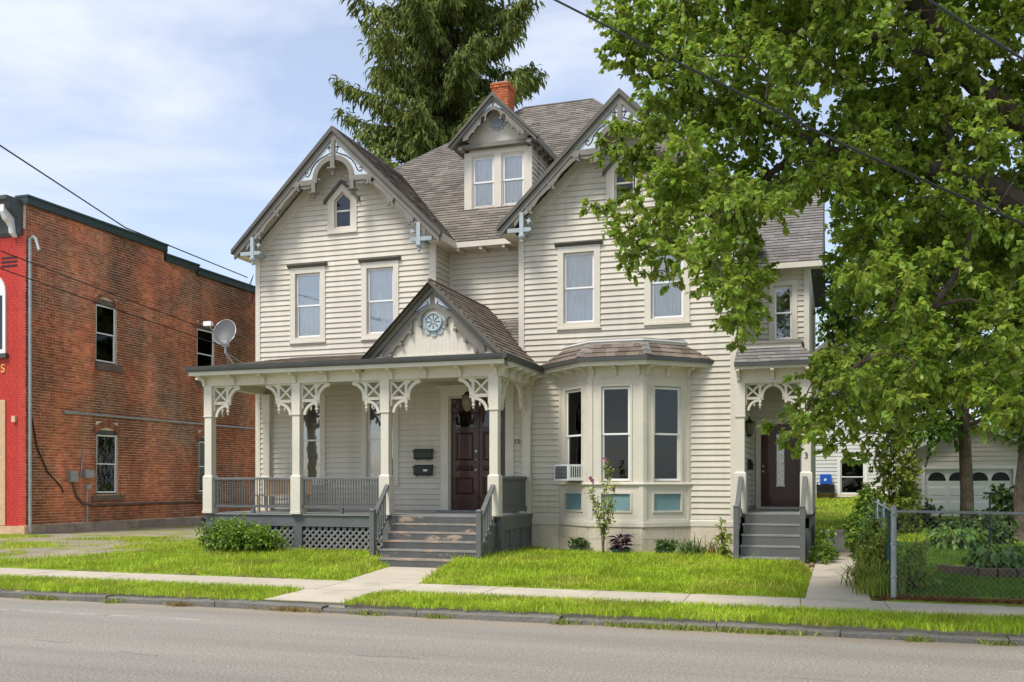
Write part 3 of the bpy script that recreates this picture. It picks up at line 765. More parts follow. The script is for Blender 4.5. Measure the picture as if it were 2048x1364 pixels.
# ---------------------------------------------------------------- windows in the front walls
TY = Matrix.Translation((0, Y0, 0))
window(house, TY, *W2[0], *up, shade=.36, back='curtain'); window(house, TY, *W2[1], *up)
window(house, TY, *W2R[0], *up, shade=.0, back='curtain'); window(house, TY, *W2R[1], *up)
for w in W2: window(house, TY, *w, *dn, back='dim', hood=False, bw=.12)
window(house, Matrix.Translation((0, BWY, 0)), -1.72, -1.00, 5.45, 7.12, .13, back='blind', hood=False)
for xc in (LXC, RXC):                       # pointed attic windows
    m = MB(TY); a, b = PW, 0.24
    z0, zs, zt = 8.42, 9.36, 9.80
    zi0, zis, zit = 8.56, 9.30, 9.52
    out = [(xc - a, z0), (xc - a, zs), (xc, zt), (xc, zit), (xc - b, zis), (xc - b, zi0), (xc + b, zi0), (xc + b, z0)]
    m.plate(out, -0.05, 0.01)
    m.plate([(xc + a, z0), (xc + a, zs), (xc, zt), (xc, zit), (xc + b, zis), (xc + b, z0)], -0.0495, 0.01)
    m.box(xc - a - .01, xc + a + .01, -0.075, -0.045, z0 - .01, z0 + .035)
    w = m.build('attic_window', 'trim', house)
    for s in (-1, 1):
        MB(TY).plate([(xc, zt + .02), (xc + s * (a + .09), zs - .06), (xc + s * (a + .09), zs - .15), (xc, zt - .07)], -0.12, 0.0 + .002 * s).build('hood', 'taupe_dark', w)
    s = MB(TY)
    s.plate([(xc - b, zi0), (xc - b, zis), (xc, zit), (xc, zit - .06), (xc - b + .04, zis - .02), (xc - b + .04, zi0)], 0.03, 0.055)
    s.plate([(xc + b, zi0), (xc + b, zis), (xc, zit), (xc, zit - .06), (xc + b - .04, zis - .02), (xc + b - .04, zi0)], 0.0305, 0.055)
    s.box(xc - b + .04, xc + b - .04, .03, .055, zi0, zi0 + .04); s.box(xc - b + .04, xc + b - .04, .031, .056, 9.0, 9.04)
    s.build('sash', 'trim', w)
    MB(TY).plate([(xc - b + .04, zi0 + .04), (xc - b + .04, zis - .02), (xc, zit - .06), (xc + b - .04, zis - .02), (xc + b - .04, zi0 + .04)], .040, .044).build('pane', 'glass_dim', w)
    MB(TY).box(xc - .4, xc + .4, .35, .37, 8.4, 9.8).build('room_backdrop', 'dark_room', w)

# ---------------------------------------------------------------- roofs
rl = math.hypot(TIPH, PEAK - TIPZ)
for xc, nm in ((LXC, 'left_wing_roof'), (RXC, 'right_wing_roof')):
    ln = 8.0
    r = shingles(house, (xc + TIPH, Y0 - .5, TIPZ), (0, 1, 0), (-TIPH, 0, PEAK - TIPZ), [(0, 0), (ln, 0), (ln, rl), (0, rl)], 'shingle', name=nm)
    MB().add([(xc, Y0 - .5, PEAK), (xc - TIPH, Y0 - .5, TIPZ), (xc - TIPH, Y0 - .5 + ln, TIPZ), (xc, Y0 - .5 + ln, PEAK), (xc, Y0 - .5, PEAK - .07), (xc - TIPH, Y0 - .5, TIPZ - .07), (xc - TIPH, Y0 - .5 + ln, TIPZ - .07), (xc, Y0 - .5 + ln, PEAK - .07)], [(0, 1, 2, 3), (7, 6, 5, 4), (0, 4, 5, 1), (1, 5, 6, 2), (2, 6, 7, 3)]).build('rear_slope', 'shingle', r)
    MB().tube([(xc, Y0 - .53, PEAK + .012), (xc, Y0 + 7, PEAK + .012)], .028, 6).build('ridge_cap', 'shingle', r)
    for s in (-1, 1):                       # sloped soffit boards and side eaves
        MB().add([(xc, Y0 - .47, PEAK - .10), (xc + s * TIPH, Y0 - .47, TIPZ - .10), (xc + s * TIPH, Y0 + .05, TIPZ - .10), (xc, Y0 + .05, PEAK - .10)], [(0, 1, 2, 3)]).build('gable_soffit', 'trim', r)
        MB().box(xc + s * TIPH - .03, xc + s * TIPH + .012 * s + .03, Y0 - .46, Y0 + 1.2 if s > 0 and xc == LXC else Y0 + 3.4, TIPZ - .20, TIPZ - .02).build('eave_fascia', 'trim', r)
        MB().add([(xc + s * TIPH, Y0 - .46, TIPZ - .19), (xc + s * HW, Y0 - .46, TIPZ - .19), (xc + s * HW, Y0 + 3.4, TIPZ - .19), (xc + s * TIPH, Y0 + 3.4, TIPZ - .19)], [(0, 1, 2, 3)]).build('eave_soffit', 'trim', r)
MS = 0.92; EY, EZ = Y0 + .5, 8.07; RY = 29.8; RZ = EZ + MS * (RY - EY); kv = math.hypot(1, MS)
mr = shingles(house, (-15.0, EY, EZ), (1, 0, 0), (0, 1, MS), [(0, 0), (10.1, 0), (10.1, 5.2), (7.7, (RY - EY) * kv), (5.45, (RY - EY) * kv), (0, 2.7)], 'shingle', name='main_roof')
hy, hzv = EY + 2.7 / kv, EZ + MS * 2.7 / kv
hy2, hzv2 = EY + 5.2 / kv, EZ + MS * 5.2 / kv
MB().add([(-15, hy, hzv), (-9.55, RY, RZ), (-15, 34, hzv), (-7.3, RY, RZ), (-4.9, hy2, hzv2), (-4.9, 33.2, hzv2), (-15, 36, EZ), (-4.9, 36, EZ), (-4.9, EY, EZ), (-15, EY, EZ)], [(0, 1, 2), (3, 4, 5), (1, 3, 5, 7, 6, 2)]).build('rear_slope', 'shingle', mr)
MB().tube([(-9.6, RY, RZ + .01), (-7.28, RY, RZ + .01)], .03, 6).build('ridge_cap', 'shingle_grey', mr)
MB().tube([(-15, hy, hzv), (-9.55, RY, RZ)], .035, 6).build('hip_cap', 'shingle_grey', mr)
MB().tube([(-7.3, RY, RZ), (-4.9, hy2, hzv2)], .045, 6).build('hip_cap', 'shingle_grey', mr)
MB().box(-9.62, -7.55, EY - .03, EY + .02, EZ - .16, EZ - .02).build('eave_fascia', 'trim', mr)
MB().add([(-9.7, EY, EZ - .15), (-7.45, EY, EZ - .15), (-7.45, Y0 + 1, EZ - .13), (-9.7, Y0 + 1, EZ - .13)], [(0, 1, 2, 3)]).build('eave_soffit', 'trim', mr)
for xx in (-9.35, -8.72, -8.1, -7.62): MB().box(xx - .035, xx + .035, EY - .0, Y0 + 1, EZ - .23, EZ - .152).build('rafter_tail', 'trim', mr)
# rear wing roof
br = shingles(house, (-2.9, BWY - .42, 7.52), (1, 0, 0), (0, 1, .95), [(0, 0), (2.53, 0), (2.53, 4.8), (0, 4.8)], 'shingle_grey', name='rear_wing_roof')
MB().add([(-2.9, 29.57, 10.81), (-.37, 29.57, 10.81), (-.37, 33, 7.5), (-2.9, 33, 7.5)], [(0, 1, 2, 3)]).build('rear_slope', 'shingle_grey', br)
MB().box(-2.2, -.37, BWY - .45, BWY - .40, 7.36, 7.50).build('eave_fascia', 'trim', br)
MB().add([(-2.2, BWY - .42, 7.37), (-.4, BWY - .42, 7.37), (-.4, BWY + .1, 7.40), (-2.2, BWY + .1, 7.40)], [(0, 1, 2, 3)]).build('eave_soffit', 'trim', br)
MB().plate([(0, 0)] * 0 + [(0, 0), (.05, 0), (.05, .1), (0, .1)], 0, .1) if False else None
MB(frame(-0.37, BWY - .42, rad(90))).plate([(0, 7.46), (3.5, 10.79), (3.5, 10.60), (0, 7.28)], -.03, .01).build('rake_board', 'taupe_dark', br)

# chimney of single bricks
cx0, cx1, cy0, cy1 = -10.35, -9.81, 28.9, 29.55
chm = MB().box(cx0 + .012, cx1 - .012, cy0 + .012, cy1 - .012, 12.2, 14.44).build('chimney', 'chimney_mortar', house)
z = 12.5; row = 0
while z < 14.42:
    big = 0.03 if z > 14.2 else 0
    for ax in range(4):
        L0, L1 = (cx0 - big, cx1 + big) if ax in (0, 2) else (cy0 - big, cy1 + big)
        u = L0 + (0.0 if row % 2 else -0.11)
        while u < L1 - .02:
            a, b = max(u, L0), min(u + .195, L1)
            if b - a > .03:
                if ax == 0: MB().box(a, b, cy0 - big - .012, cy0 + .05, z, z + .058).build('brick', 'chimney_brick', chm)
                elif ax == 1: MB().box(cx1 - .05, cx1 + big + .012, a, b, z + .0005, z + .0575).build('brick', 'chimney_brick', chm)
            u += .217
    z += .08; row += 1

# ---------------------------------------------------------------- carved gables of the wings
def star(cx, cz, r0, r1, n, a0=0.0):
    return [(cx + (r0 if k % 2 == 0 else r1) * math.sin(a0 + math.pi * k / n), cz + (r0 if k % 2 == 0 else r1) * math.cos(a0 + math.pi * k / n)) for k in range(2 * n)]
def ring_poly(cx, cz, ri, ro, a0, a1, n=18):
    A = [a0 + (a1 - a0) * i / n for i in range(n + 1)]
    return [(cx + ro * math.cos(t), cz + ro * math.sin(t)) for t in A] + [(cx + ri * math.cos(t), cz + ri * math.sin(t)) for t in reversed(A)]
def pendant(T, x, y, ztop, zbot, w, parent, material='taupe', name='pendant'):
    L = ztop - zbot; q = w * 0.7071
    MB(T).lathe([(q, zbot + L * .42), (q, ztop)], (x, y, 0), 4, math.pi / 4).lathe([(q * .9, zbot + L * .30), (q * 2.0, zbot + L * .36), (q * 2.0, zbot + L * .42), (q * 1.0, zbot + L * .46)], (x, y, 0), 4, math.pi / 4).lathe([(.004, zbot), (q * .8, zbot + L * .10), (q * .55, zbot + L * .17), (q * .9, zbot + L * .30)], (x, y, 0), 8).build(name, material, parent)

def wing_gable(xc):
    T = Matrix.Translation((xc, Y0 - .5, PEAK))
    H = TIPH; drop = PEAK - TIPZ
    m = MB(T)
    for s in (-1, 1):
        e = .001 * s
        m.plate([(0, -.10), (s * H, -drop - .10), (s * H, -drop - .27), (0, -.27)], -0.05 + e, 0.02)
    g = m.build('bargeboard', 'taupe', house)
    for s in (-1, 1):
        e = .001 * s
        MB(T).plate([(0, .03), (s * (H + .06), -drop - .06 * SL + .03), (s * (H + .06), -drop - .06 * SL - .08), (0, -.105)], -0.115 + e, 0.02).build('crown_moulding', 'taupe_dark', g)
        # lower stepped board that thins towards the eave
        a0, a1 = 1.02, 2.62
        pts = [(s * a0, -SL * a0 - .26)]
        edge = []
        for k in range(3):
            x0 = a0 + (a1 - a0) * k / 3; x1 = a0 + (a1 - a0) * (k + 1) / 3
            edge += [(s * (x0 + .02), -SL * x0 - .50), (s * (x0 + .16), -SL * (x0 + .16) - .44), (s * (x1 - .12), -SL * (x1 - .12) - .40), (s * (x1 - .02), -SL * x1 - .42)]
        pts = [(s * a0, -SL * a0 - .26)] + edge + [(s * a1, -SL * a1 - .26)]
        MB(T).plate(pts, -0.03 + e, 0.015).build('lower_board', 'taupe', g)
        for fx in (1.05, 1.66, 2.22):
            f = MB(T); zc = -SL * fx - .455
            f.plate(star(s * fx, zc, .14, .05, 4, 0.78), -0.085, -0.031); f.lathe([(.03, 0), (.03, .03)], (s * fx, -.075, zc - .015), 8)
            f.build('carved_flower', 'taupe', g)
        # spandrel panel with scroll
        zc, ro = -1.31, .59
        arc = [(s * ro * math.cos(t), zc + ro * math.sin(t)) for t in [math.pi / 2 - i * (math.pi / 2) / 10 for i in range(11)]]
        sp = [(s * .055, -.36)] + [(s * (1.27 - .31) / SL, -1.27)] + list(reversed(arc[:])) 
        sp = [(s * .05, -.25 - SL * .05)] + [(s * 1.06, -.25 - SL * 1.06)] + list(reversed(arc))[:-1] + [(s * .05, zc + ro)]
        MB(T).plate(sp, -0.005 + e, 0.012).build('spandrel_panel', 'pale_blue', g)
        sc = MB(T)
        path_ = [(.115, -.56), (.085, -.64), (.20, -.69), (.36, -.75), (.52, -.86), (.63, -1.0), (.69, -1.14), (.76, -1.20), (.83, -1.16), (.81, -1.09), (.75, -1.10)]
        sc.tube([(s * x, -.008, z) for x, z in path_], .0135, 5)
        sc.plate(star(s * .125, -.50, .075, .022, 4), -0.016, -0.004)
        sc.build('scroll', 'ink', g)
        MB(T).plate([(s * .46, -1.29), (s * 1.14, -1.31), (s * 1.20, -1.44), (s * .62, -1.43), (s * .46, -1.38)], -0.055 + e, .03).build('collar', 'taupe', g)
        MB(T).plate([(s * .60, -1.42), (s * 1.22, -1.44), (s * 1.10, -1.50), (s * .95, -1.49), (s * .82, -1.53), (s * .66, -1.50)], -0.03 + e, .02).build('collar_bracket', 'taupe', g)
        pendant(T, s * .56, -.02, -1.40, -1.80, .11, g)
        MB(T).lathe([(.0, 0), (.035, .01), (.045, .035), (.035, .06), (0, .07)], (s * .40, -.03, -1.35), 8).build('bead', 'taupe', g)
        # eave bracket at the tip
        b = MB(T); bx = s * 2.42
        b.box(bx - .05, bx + .05, -.06, .04, -3.18, -SL * 2.42 - .28)
        b.plate([(bx + s * .36, -3.03), (bx - s * .20, -3.03), (bx - s * .26, -3.08), (bx - s * .20, -3.13), (bx + s * .36, -3.13)], -.05, .03)
        b.lathe([(.002, -3.42), (.045, -3.35), (.035, -3.31), (.085, -3.25), (.085, -3.20), (.055, -3.17)], (bx, -.01, 0), 8)
        b.box(bx - .06, bx + .06, -.01, .5, -3.12, -3.04)
        b.build('eave_bracket', 'blue_grey', g)
        MB(T).lathe([(.022, 0), (.022, .012)], (0, 0, 0), 6).build('peg', 'ink', g) if False else None
        f = MB(T); f.plate(star(s * 2.24, -2.87, .085, .035, 4, .3), -.04, -.01); f.plate(star(s * 2.30, -2.66, .07, .03, 4), -.04, -.01); f.build('carved_flower', 'blue_grey', g)
    MB(T).plate(ring_poly(0, -1.31, .47, .60, 0, math.pi, 24), -.045, .03).build('arch', 'taupe', g)
    MB(T).box(-.05, .05, -.05, .03, -.73, -.18).build('king_post', 'taupe', g)
    pendant(T, 0, -.02, -.72, -1.28, .12, g)
    MB(T).plate([(-.06, -.80), (.06, -.80), (0, -.70)], -.062, -.048).build('wedge', 'ink', g)
    return g
wing_gable(LXC); wing_gable(RXC)

# ---------------------------------------------------------------- small carved gables: dormer and porch
def small_gable(xc, yf, zp, half, drop, k, wall_y, nsteps=3):
    T = Matrix.Translation((xc, yf, zp)); sl = drop / half
    m = MB(T)
    for s in (-1, 1):
        m.plate([(0, -.10 * k), (s * half, -drop - .10 * k), (s * half, -drop - .23 * k), (0, -.23 * k)], -0.04 + .001 * s, 0.03)
    g = m.build('bargeboard', 'taupe', house)
    for s in (-1, 1):
        e = .001 * s
        MB(T).plate([(0, .03), (s * (half + .05), -drop - .05 * sl + .03), (s * (half + .05), -drop - .05 * sl - .07 * k), (0, -.11 * k)], -0.10 + e, 0.03).build('crown_moulding', 'taupe_dark', g)
        C = lambda x, z: (s * x * k, z * k)
        zc = -.91
        arc = [C(.30 * math.cos(t), zc + .30 * math.sin(t)) for t in [math.pi / 2 - i * 1.35 / 8 for i in range(9)]]
        arc2 = [C(.42 + .085 * math.cos(t), -.90 + .085 * math.sin(t)) for t in [math.pi - i * math.pi / 6 for i in range(7)]]
        low = arc + [C(.285, -.97), C(.335, -.97)] + arc2 + [C(.51, -1.05), C(.575, -1.07), C(.575, -1.14), C(.66, -1.18), C(.74, -1.31), C(.83, -1.33), C(.83, -1.40), C(.92, -1.44), C(1.0, -1.56), C(1.09, -1.58), C(1.09, -1.65), C(1.25, -1.70)]
        low = [p for p in low if p[1] > -drop - .22 * k]
        e0 = abs(low[-1][0])
        up_ = [(s * e0, -sl * e0 - .24 * k), C(0.0, -.24)]
        # light panel let into the carved board
        hole = [C(.07, -.42), C(.11, -.47), C(.13, -.53), C(.36, -.70), C(.40, -.66), C(.15, -.41)]
        MB(T).plate([C(0, -.24)] + low + [(s * e0, -sl * e0 - .24 * k)], 0.0 + e, 0.03).build('lower_board', 'taupe', g)
        MB(T).plate([C(.055, -.36), C(.06, -.50), C(.16, -.575), C(.33, -.66), C(.47, -.70), C(.47, -.73 + .02), C(.15, -.41)], -0.008 + e, -.001).build('spandrel_panel', 'pale_blue', g)
        MB(T).tube([(s * x * k, -.014, z * k) for x, z in ((.14, -.45), (.10, -.50), (.19, -.565), (.30, -.61), (.36, -.655), (.42, -.675), (.43, -.64), (.39, -.635))], .011 * k, 5).build('scroll', 'ink', g)
        for bx, bz in ((.31, -.985), (.545, -1.125), (.79, -1.385), (1.045, -1.635)):
            if bz * k > -drop - .25 * k:
                MB(T).tube([(s * bx * k, -.04, bz * k), (s * bx * k, .06, bz * k)], .042 * k, 8).build('bead', 'taupe', g)
    # medallion on the tympanum
    Tm = Matrix.Translation((xc, wall_y - .004, zp - .91 * k))
    md = MB(Tm)
    R_ = .215 * k
    md.plate([(R_ * math.cos(t), R_ * math.sin(t)) for t in [2 * math.pi * i / 28 for i in range(28)]], -.05, 0)
    mo = md.build('medallion', 'medallion', g)
    MB(Tm).plate(ring_poly(0, 0, R_ * .80, R_ * 1.02, 0, 2 * math.pi * .9999, 30), -.085, -.0).build('medallion_rim', 'medallion', mo) if False else None
    rim = MB(Tm); rim.tube([(R_ * .92 * math.cos(t), -.055, R_ * .92 * math.sin(t)) for t in [2 * math.pi * i / 28 for i in range(29)]], .024 * k, 6)
    rim.build('medallion_rim', 'blue_grey', g)
    for i in range(7):
        t = -math.pi / 2 + (i - 3) * .62
        q = MB(Tm); cx_, cz_ = R_ * 1.22 * math.cos(t), R_ * 1.22 * math.sin(t)
        q.plate([(cx_ + .075 * k * math.cos(a), cz_ + .075 * k * math.sin(a)) for a in [2 * math.pi * j / 14 for j in range(14)]], -.03, 0.0 - .0005 * i)
        q.build('petal', 'blue_grey', g)
    for i in range(8):
        t = 2 * math.pi * i / 8
        sp = MB(Tm); c_, s_ = math.cos(t), math.sin(t); w_ = .010 * k
        sp.plate([(c_ * R_ * .15 - s_ * w_ * .4, s_ * R_ * .15 + c_ * w_ * .4), (c_ * R_ * .7 - s_ * w_, s_ * R_ * .7 + c_ * w_), (c_ * R_ * .78, s_ * R_ * .78), (c_ * R_ * .7 + s_ * w_, s_ * R_ * .7 - c_ * w_), (c_ * R_ * .15 + s_ * w_ * .4, s_ * R_ * .15 - c_ * w_ * .4)], -.058, -.049)
        sp.build('medallion_spoke', 'ink', g)
    return g

# dormer
DX, DHW, DY = -8.695, 0.955, Y0 + 1.8
DP, DT, DH = 12.17, 10.95, 1.21
dw = wall('dormer_wall', Matrix.Translation((0, DY, 0)), lambda z: DX - max(.02, min(DHW, (DP - .12 - z) / (DP - DT) * DH)), lambda z: DX + max(.02, min(DHW, (DP - .12 - z) / (DP - DT) * DH)), 8.9, DP - .14,
    [(DX - .73, DX - .12, 9.30, 10.66), (DX + .12, DX + .73, 9.30, 10.66)], house, (11.08,), material='trim')
ds = wall('dormer_side_wall', frame(DX + DHW, DY, rad(90)), lambda z: 0, lambda z: 3.0, 8.9, 11.1, [], house, boards=(9.0, 11.0))
wall('dormer_left_wall', frame(DX - DHW + .12, DY, rad(90)), lambda z: 0, lambda z: 3.0, 8.9, 11.1, [], house)
TD = Matrix.Translation((0, DY, 0))
for a in (-.73, .12):
    window(house, TD, DX + a - .02, DX + a + .61 + .02, 9.28, 10.68, .02, hood=False, back='curtain', proud=0, name='dormer_window')
MB(TD).box(DX - DHW - .02, DX + DHW + .02, -.06, .0, 8.98, 9.14).build('sill', 'trim', dw)
MB(TD).box(DX - DHW - .01, DX - .75, -.03, .0, 9.14, 10.80).build('casing', 'trim', dw); MB(TD).box(DX + .75, DX + DHW + .01, -.03, .0, 9.14, 10.80).build('casing', 'trim', dw)
MB(TD).box(DX - .10, DX + .10, -.03, .0, 9.14, 10.70).build('casing', 'trim', dw); MB(TD).box(DX - .75, DX + .75, -.031, .0, 10.70, 10.80).build('casing', 'trim', dw)
MB(TD).box(DX - 1.12, DX + 1.12, -.20, .0, 10.86, 10.97).build('apron_moulding', 'taupe', dw)
for s in (-1, 1): MB(TD).box(DX + s * .98 - .06, DX + s * .98 + .06, -.34, -.05, 10.80, 10.87).build('apron_bracket', 'taupe', dw)
rl2 = math.hypot(DH, DP - DT)
dr = shingles(house, (DX + DH, DY - .42, DT), (0, 1, 0), (-DH, 0, DP - DT), [(0, 0), (4.3, 0), (4.3, rl2), (0, rl2)], 'shingle', name='dormer_roof')
MB().add([(DX, DY - .42, DP), (DX - DH, DY - .42, DT), (DX - DH, DY + 3.9, DT), (DX, DY + 3.9, DP)], [(0, 1, 2, 3)]).build('rear_slope', 'shingle', dr)
MB().add([(DX - DH, DY - .40, DT - .1), (DX, DY - .40, DP - .1), (DX + DH, DY - .40, DT - .1), (DX + DH, DY + 3.5, DT - .1), (DX, DY + 3.5, DP - .1), (DX - DH, DY + 3.5, DT - .1)], [(0, 1, 4, 5), (1, 2, 3, 4)]).build('gable_soffit', 'taupe', dr)
MB().box(DX + DH - .02, DX + DH + .03, DY - .4, DY + 2.2, DT - .16, DT - .01).build('eave_fascia', 'taupe', dr)
for k_ in range(4): MB().box(DX + DHW, DX + DH - .02, DY + .1 + .45 * k_, DY + .17 + .45 * k_, DT - .22, DT - .12).build('rafter_tail', 'taupe', dr)
small_gable(DX, DY - .40, DP, DH, DP - DT, .69, DY)

# ================================================================ FRONT PORCH
PY = 20.6; DZ = 1.07
PX0, PX1 = -14.93, -7.16
pf = MB()
nb = int((PY - 20.5 + 2.5) / .11)
pf.box(PX0, PX1, PY + .05, Y0 - .03, DZ - .10, DZ - .032)
porch = pf.build('porch_floor', 'porch_grey', house)
yb = PY - .05
while yb < Y0 - .06:
    MB().box(PX0 - .03, PX1 + .03, yb, min(yb + .118, Y0 - .05), DZ - .03, DZ).build('floor_board', 'grey_tread', porch); yb += .124
MB().box(PX0, -9.83, PY - .01, PY + .045, .77, DZ - .032).build('fascia_board', 'porch_grey', porch); MB().box(-7.28, PX1, PY - .01, PY + .045, .77, DZ - .032).build('fascia_board', 'porch_grey', porch)
MB().box(PX1 - .05, PX1 + .005, PY + .05, Y0 - .05, .74, DZ - .032).build('fascia_board', 'porch_grey', porch)
MB().box(PX1 - .10, PX1 + .05, PY - .06, Y0 - .04, DZ + .0005, DZ + .004) if False else None
# under-porch piers, lattice
for xx in (-14.85, -12.33, -9.90, -7.24):
    MB().box(xx - .11, xx + .11, PY - .012, PY + .16, -.1, .768).build('pier', 'porch_grey', porch)
for yy in (21.35, 22.1, 22.85): MB().box(PX1 - .10, PX1 + .003, yy - .06, yy + .06, -.1, .738).build('pier', 'porch_grey', porch)
def lattice(T, x0, x1, z0, z1, parent, st=.165, w=.05):
    for sgn, y in ((1, 0.0), (-1, .012)):
        Hh = z1 - z0; a = x0 - Hh
        while a < x1:
            p, q = (a, z0), (a + Hh, z1)
            t0, t1 = max(0, (x0 - a) / Hh), min(1, (x1 - a) / Hh)
            if t1 - t0 > .04:
                A = (a + Hh * t0, z0 + Hh * t0); B = (a + Hh * t1, z0 + Hh * t1)
                if sgn < 0: A, B = (A[0], z0 + z1 - A[1]), (B[0], z0 + z1 - B[1])
                dx, dz = B[0] - A[0], B[1] - A[1]; l = math.hypot(dx, dz); nx_, nz_ = -dz / l * w / 2, dx / l * w / 2
                MB(T).plate([(A[0] + nx_, A[1] + nz_), (B[0] + nx_, B[1] + nz_), (B[0] - nx_, B[1] - nz_), (A[0] - nx_, A[1] - nz_)], y, y + .010).build('lattice_slat', 'lattice', parent)
            a += st
TPl = Matrix.Translation((0, PY + .03, 0))
lattice(TPl, -12.21, -10.02, .16, .75, porch); lattice(TPl, -14.73, -12.45, .16, .75, porch)
TPs = frame(PX1 - .02, PY, rad(90))
for a, b in ((.17, .68), (.82, 1.43), (1.57, 2.18)): lattice(TPs, a, b, .16, .73, porch, .15)
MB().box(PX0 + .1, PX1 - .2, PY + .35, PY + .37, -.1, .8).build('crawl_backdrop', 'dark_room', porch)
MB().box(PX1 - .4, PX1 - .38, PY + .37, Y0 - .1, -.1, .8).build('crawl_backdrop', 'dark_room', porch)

# posts
BZ = 4.21
def post(x, y, parent, half=False, zb=DZ, top=BZ, name='post'):
    m = MB(Matrix.Translation((x, y, 0)))
    a, b, c_ = .130, .098, .112
    m.box(-a, a, -a, a, zb, zb + .90); m.box(-a - .012, a + .012, -a - .012, a + .012, zb, zb + .06)
    m.hexa([(-a, -a, zb + .9), (a, -a, zb + .9), (a, a, zb + .9), (-a, a, zb + .9), (-b, -b, zb + .94), (b, -b, zb + .94), (b, b, zb + .94), (-b, b, zb + .94)])
    m.box(-b, b, -b, b, zb + .94, top - .76); m.box(-c_ - .012, c_ + .012, -c_ - .012, c_ + .012, top - .76, top - .735); m.box(-c_, c_, -c_, c_, top - .735, top)
    return m.build(name, 'trim', parent)
POSTS = [-14.81, -12.328, -9.98, -7.295]
for xx in POSTS: post(xx, PY, porch)
post(-7.27, Y0 - .07, porch, name='pilaster'); post(-14.66, Y0 - .05, porch, name='pilaster')

# railings
def rail(T, x0, x1, zb, zt, n, parent, material='porch_grey'):
    MB(T).side([(-.05, zt - .035), (-.05, zt), (-.03, zt + .018), (.03, zt + .018), (.05, zt), (.05, zt - .035)], x0, x1).build('handrail', material, parent)
    MB(T).box(x0, x1, -.035, .035, zb - .02, zb + .04).build('bottom_rail', material, parent)
    for i in range(n):
        xx = x0 + (x1 - x0) * (i + .5) / n
        MB(T).tube([(xx, 0, zb + .04), (xx, 0, zt - .034)], .0145, 6).build('baluster', material, parent)
TP = Matrix.Translation((0, PY, 0))
rail(TP, -14.68, -12.46, 1.235, 1.93, 32, porch); rail(TP, -12.19, -10.11, 1.235, 1.93, 30, porch)
for xx in (-13.57, -11.15): MB(TP).box(xx - .04, xx + .04, -.03, .03, DZ, 1.216).build('rail_block', 'porch_grey', porch)
TPs2 = frame(PX1 - .135, PY, rad(90))
MB(TPs2).side([(-.06, 1.90), (-.06, 1.95), (-.02, 1.975), (.04, 1.975), (.06, 1.94), (.06, 1.90)], .13, 2.24).build('handrail', 'porch_grey', porch)
MB(TPs2).box(.13, 2.24, -.05, .05, 1.13, 1.24).build('bottom_rail', 'porch_grey', porch)
for i in range(19):
    u = .135 + i * .11
    MB(TPs2).box(u, u + .103, -.018, .018, 1.24, 1.90).build('panel_board', 'porch_grey', porch)

# beam, frieze brackets, ceiling
GZ = 4.44
beam = MB(); beam.box(PX0 - .02, PX1 + .02, PY - .10, PY + .10, BZ, GZ); beam.box(PX1 - .22, PX1 + .02, PY + .10, Y0 - .03, BZ, GZ); beam.box(PX0 - .02, PX0 + .20, PY + .10, Y0 - .03, BZ, GZ)
bm = beam.build('porch_beam', 'trim', house)
MB().box(PX0 - .03, PX1 + .03, PY - .112, PY - .10, BZ + .0, BZ + .035).build('beam_moulding', 'trim', bm)
MB().box(PX0 + .2, PX1 - .2, PY + .1, Y0 - .03, GZ - .05, GZ - .02).build('porch_ceiling', 'ceiling_boards', bm)
PROF = [(0, 0), (-.04, 0), (-.055, .035), (-.05, .06), (-.075, .09), (-.09, .13), (-.15, .165), (-.25, .175), (-.28, .19), (-.28, .228), (0, .228)]
def modillion(T, parent, w=.085, sc=1.0): MB(T).side([(y * sc, z * sc) for y, z in PROF], -w / 2, w / 2).build('modillion', 'trim', parent)
for i in range(10):
    xx = -14.90 + i * (14.90 - 7.24) / 9
    modillion(Matrix.Translation((xx, PY - .10, BZ + .002)), bm)
for yy in (PY - .03, PY + .55, PY + 1.1, PY + 1.65, PY + 2.2): modillion(frame(PX1 + .02, yy, rad(90), BZ + .002), bm)
for yy in (PY + .0, PY + .8): modillion(frame(PX0 - .02, yy, rad(-90), BZ + .002), bm)

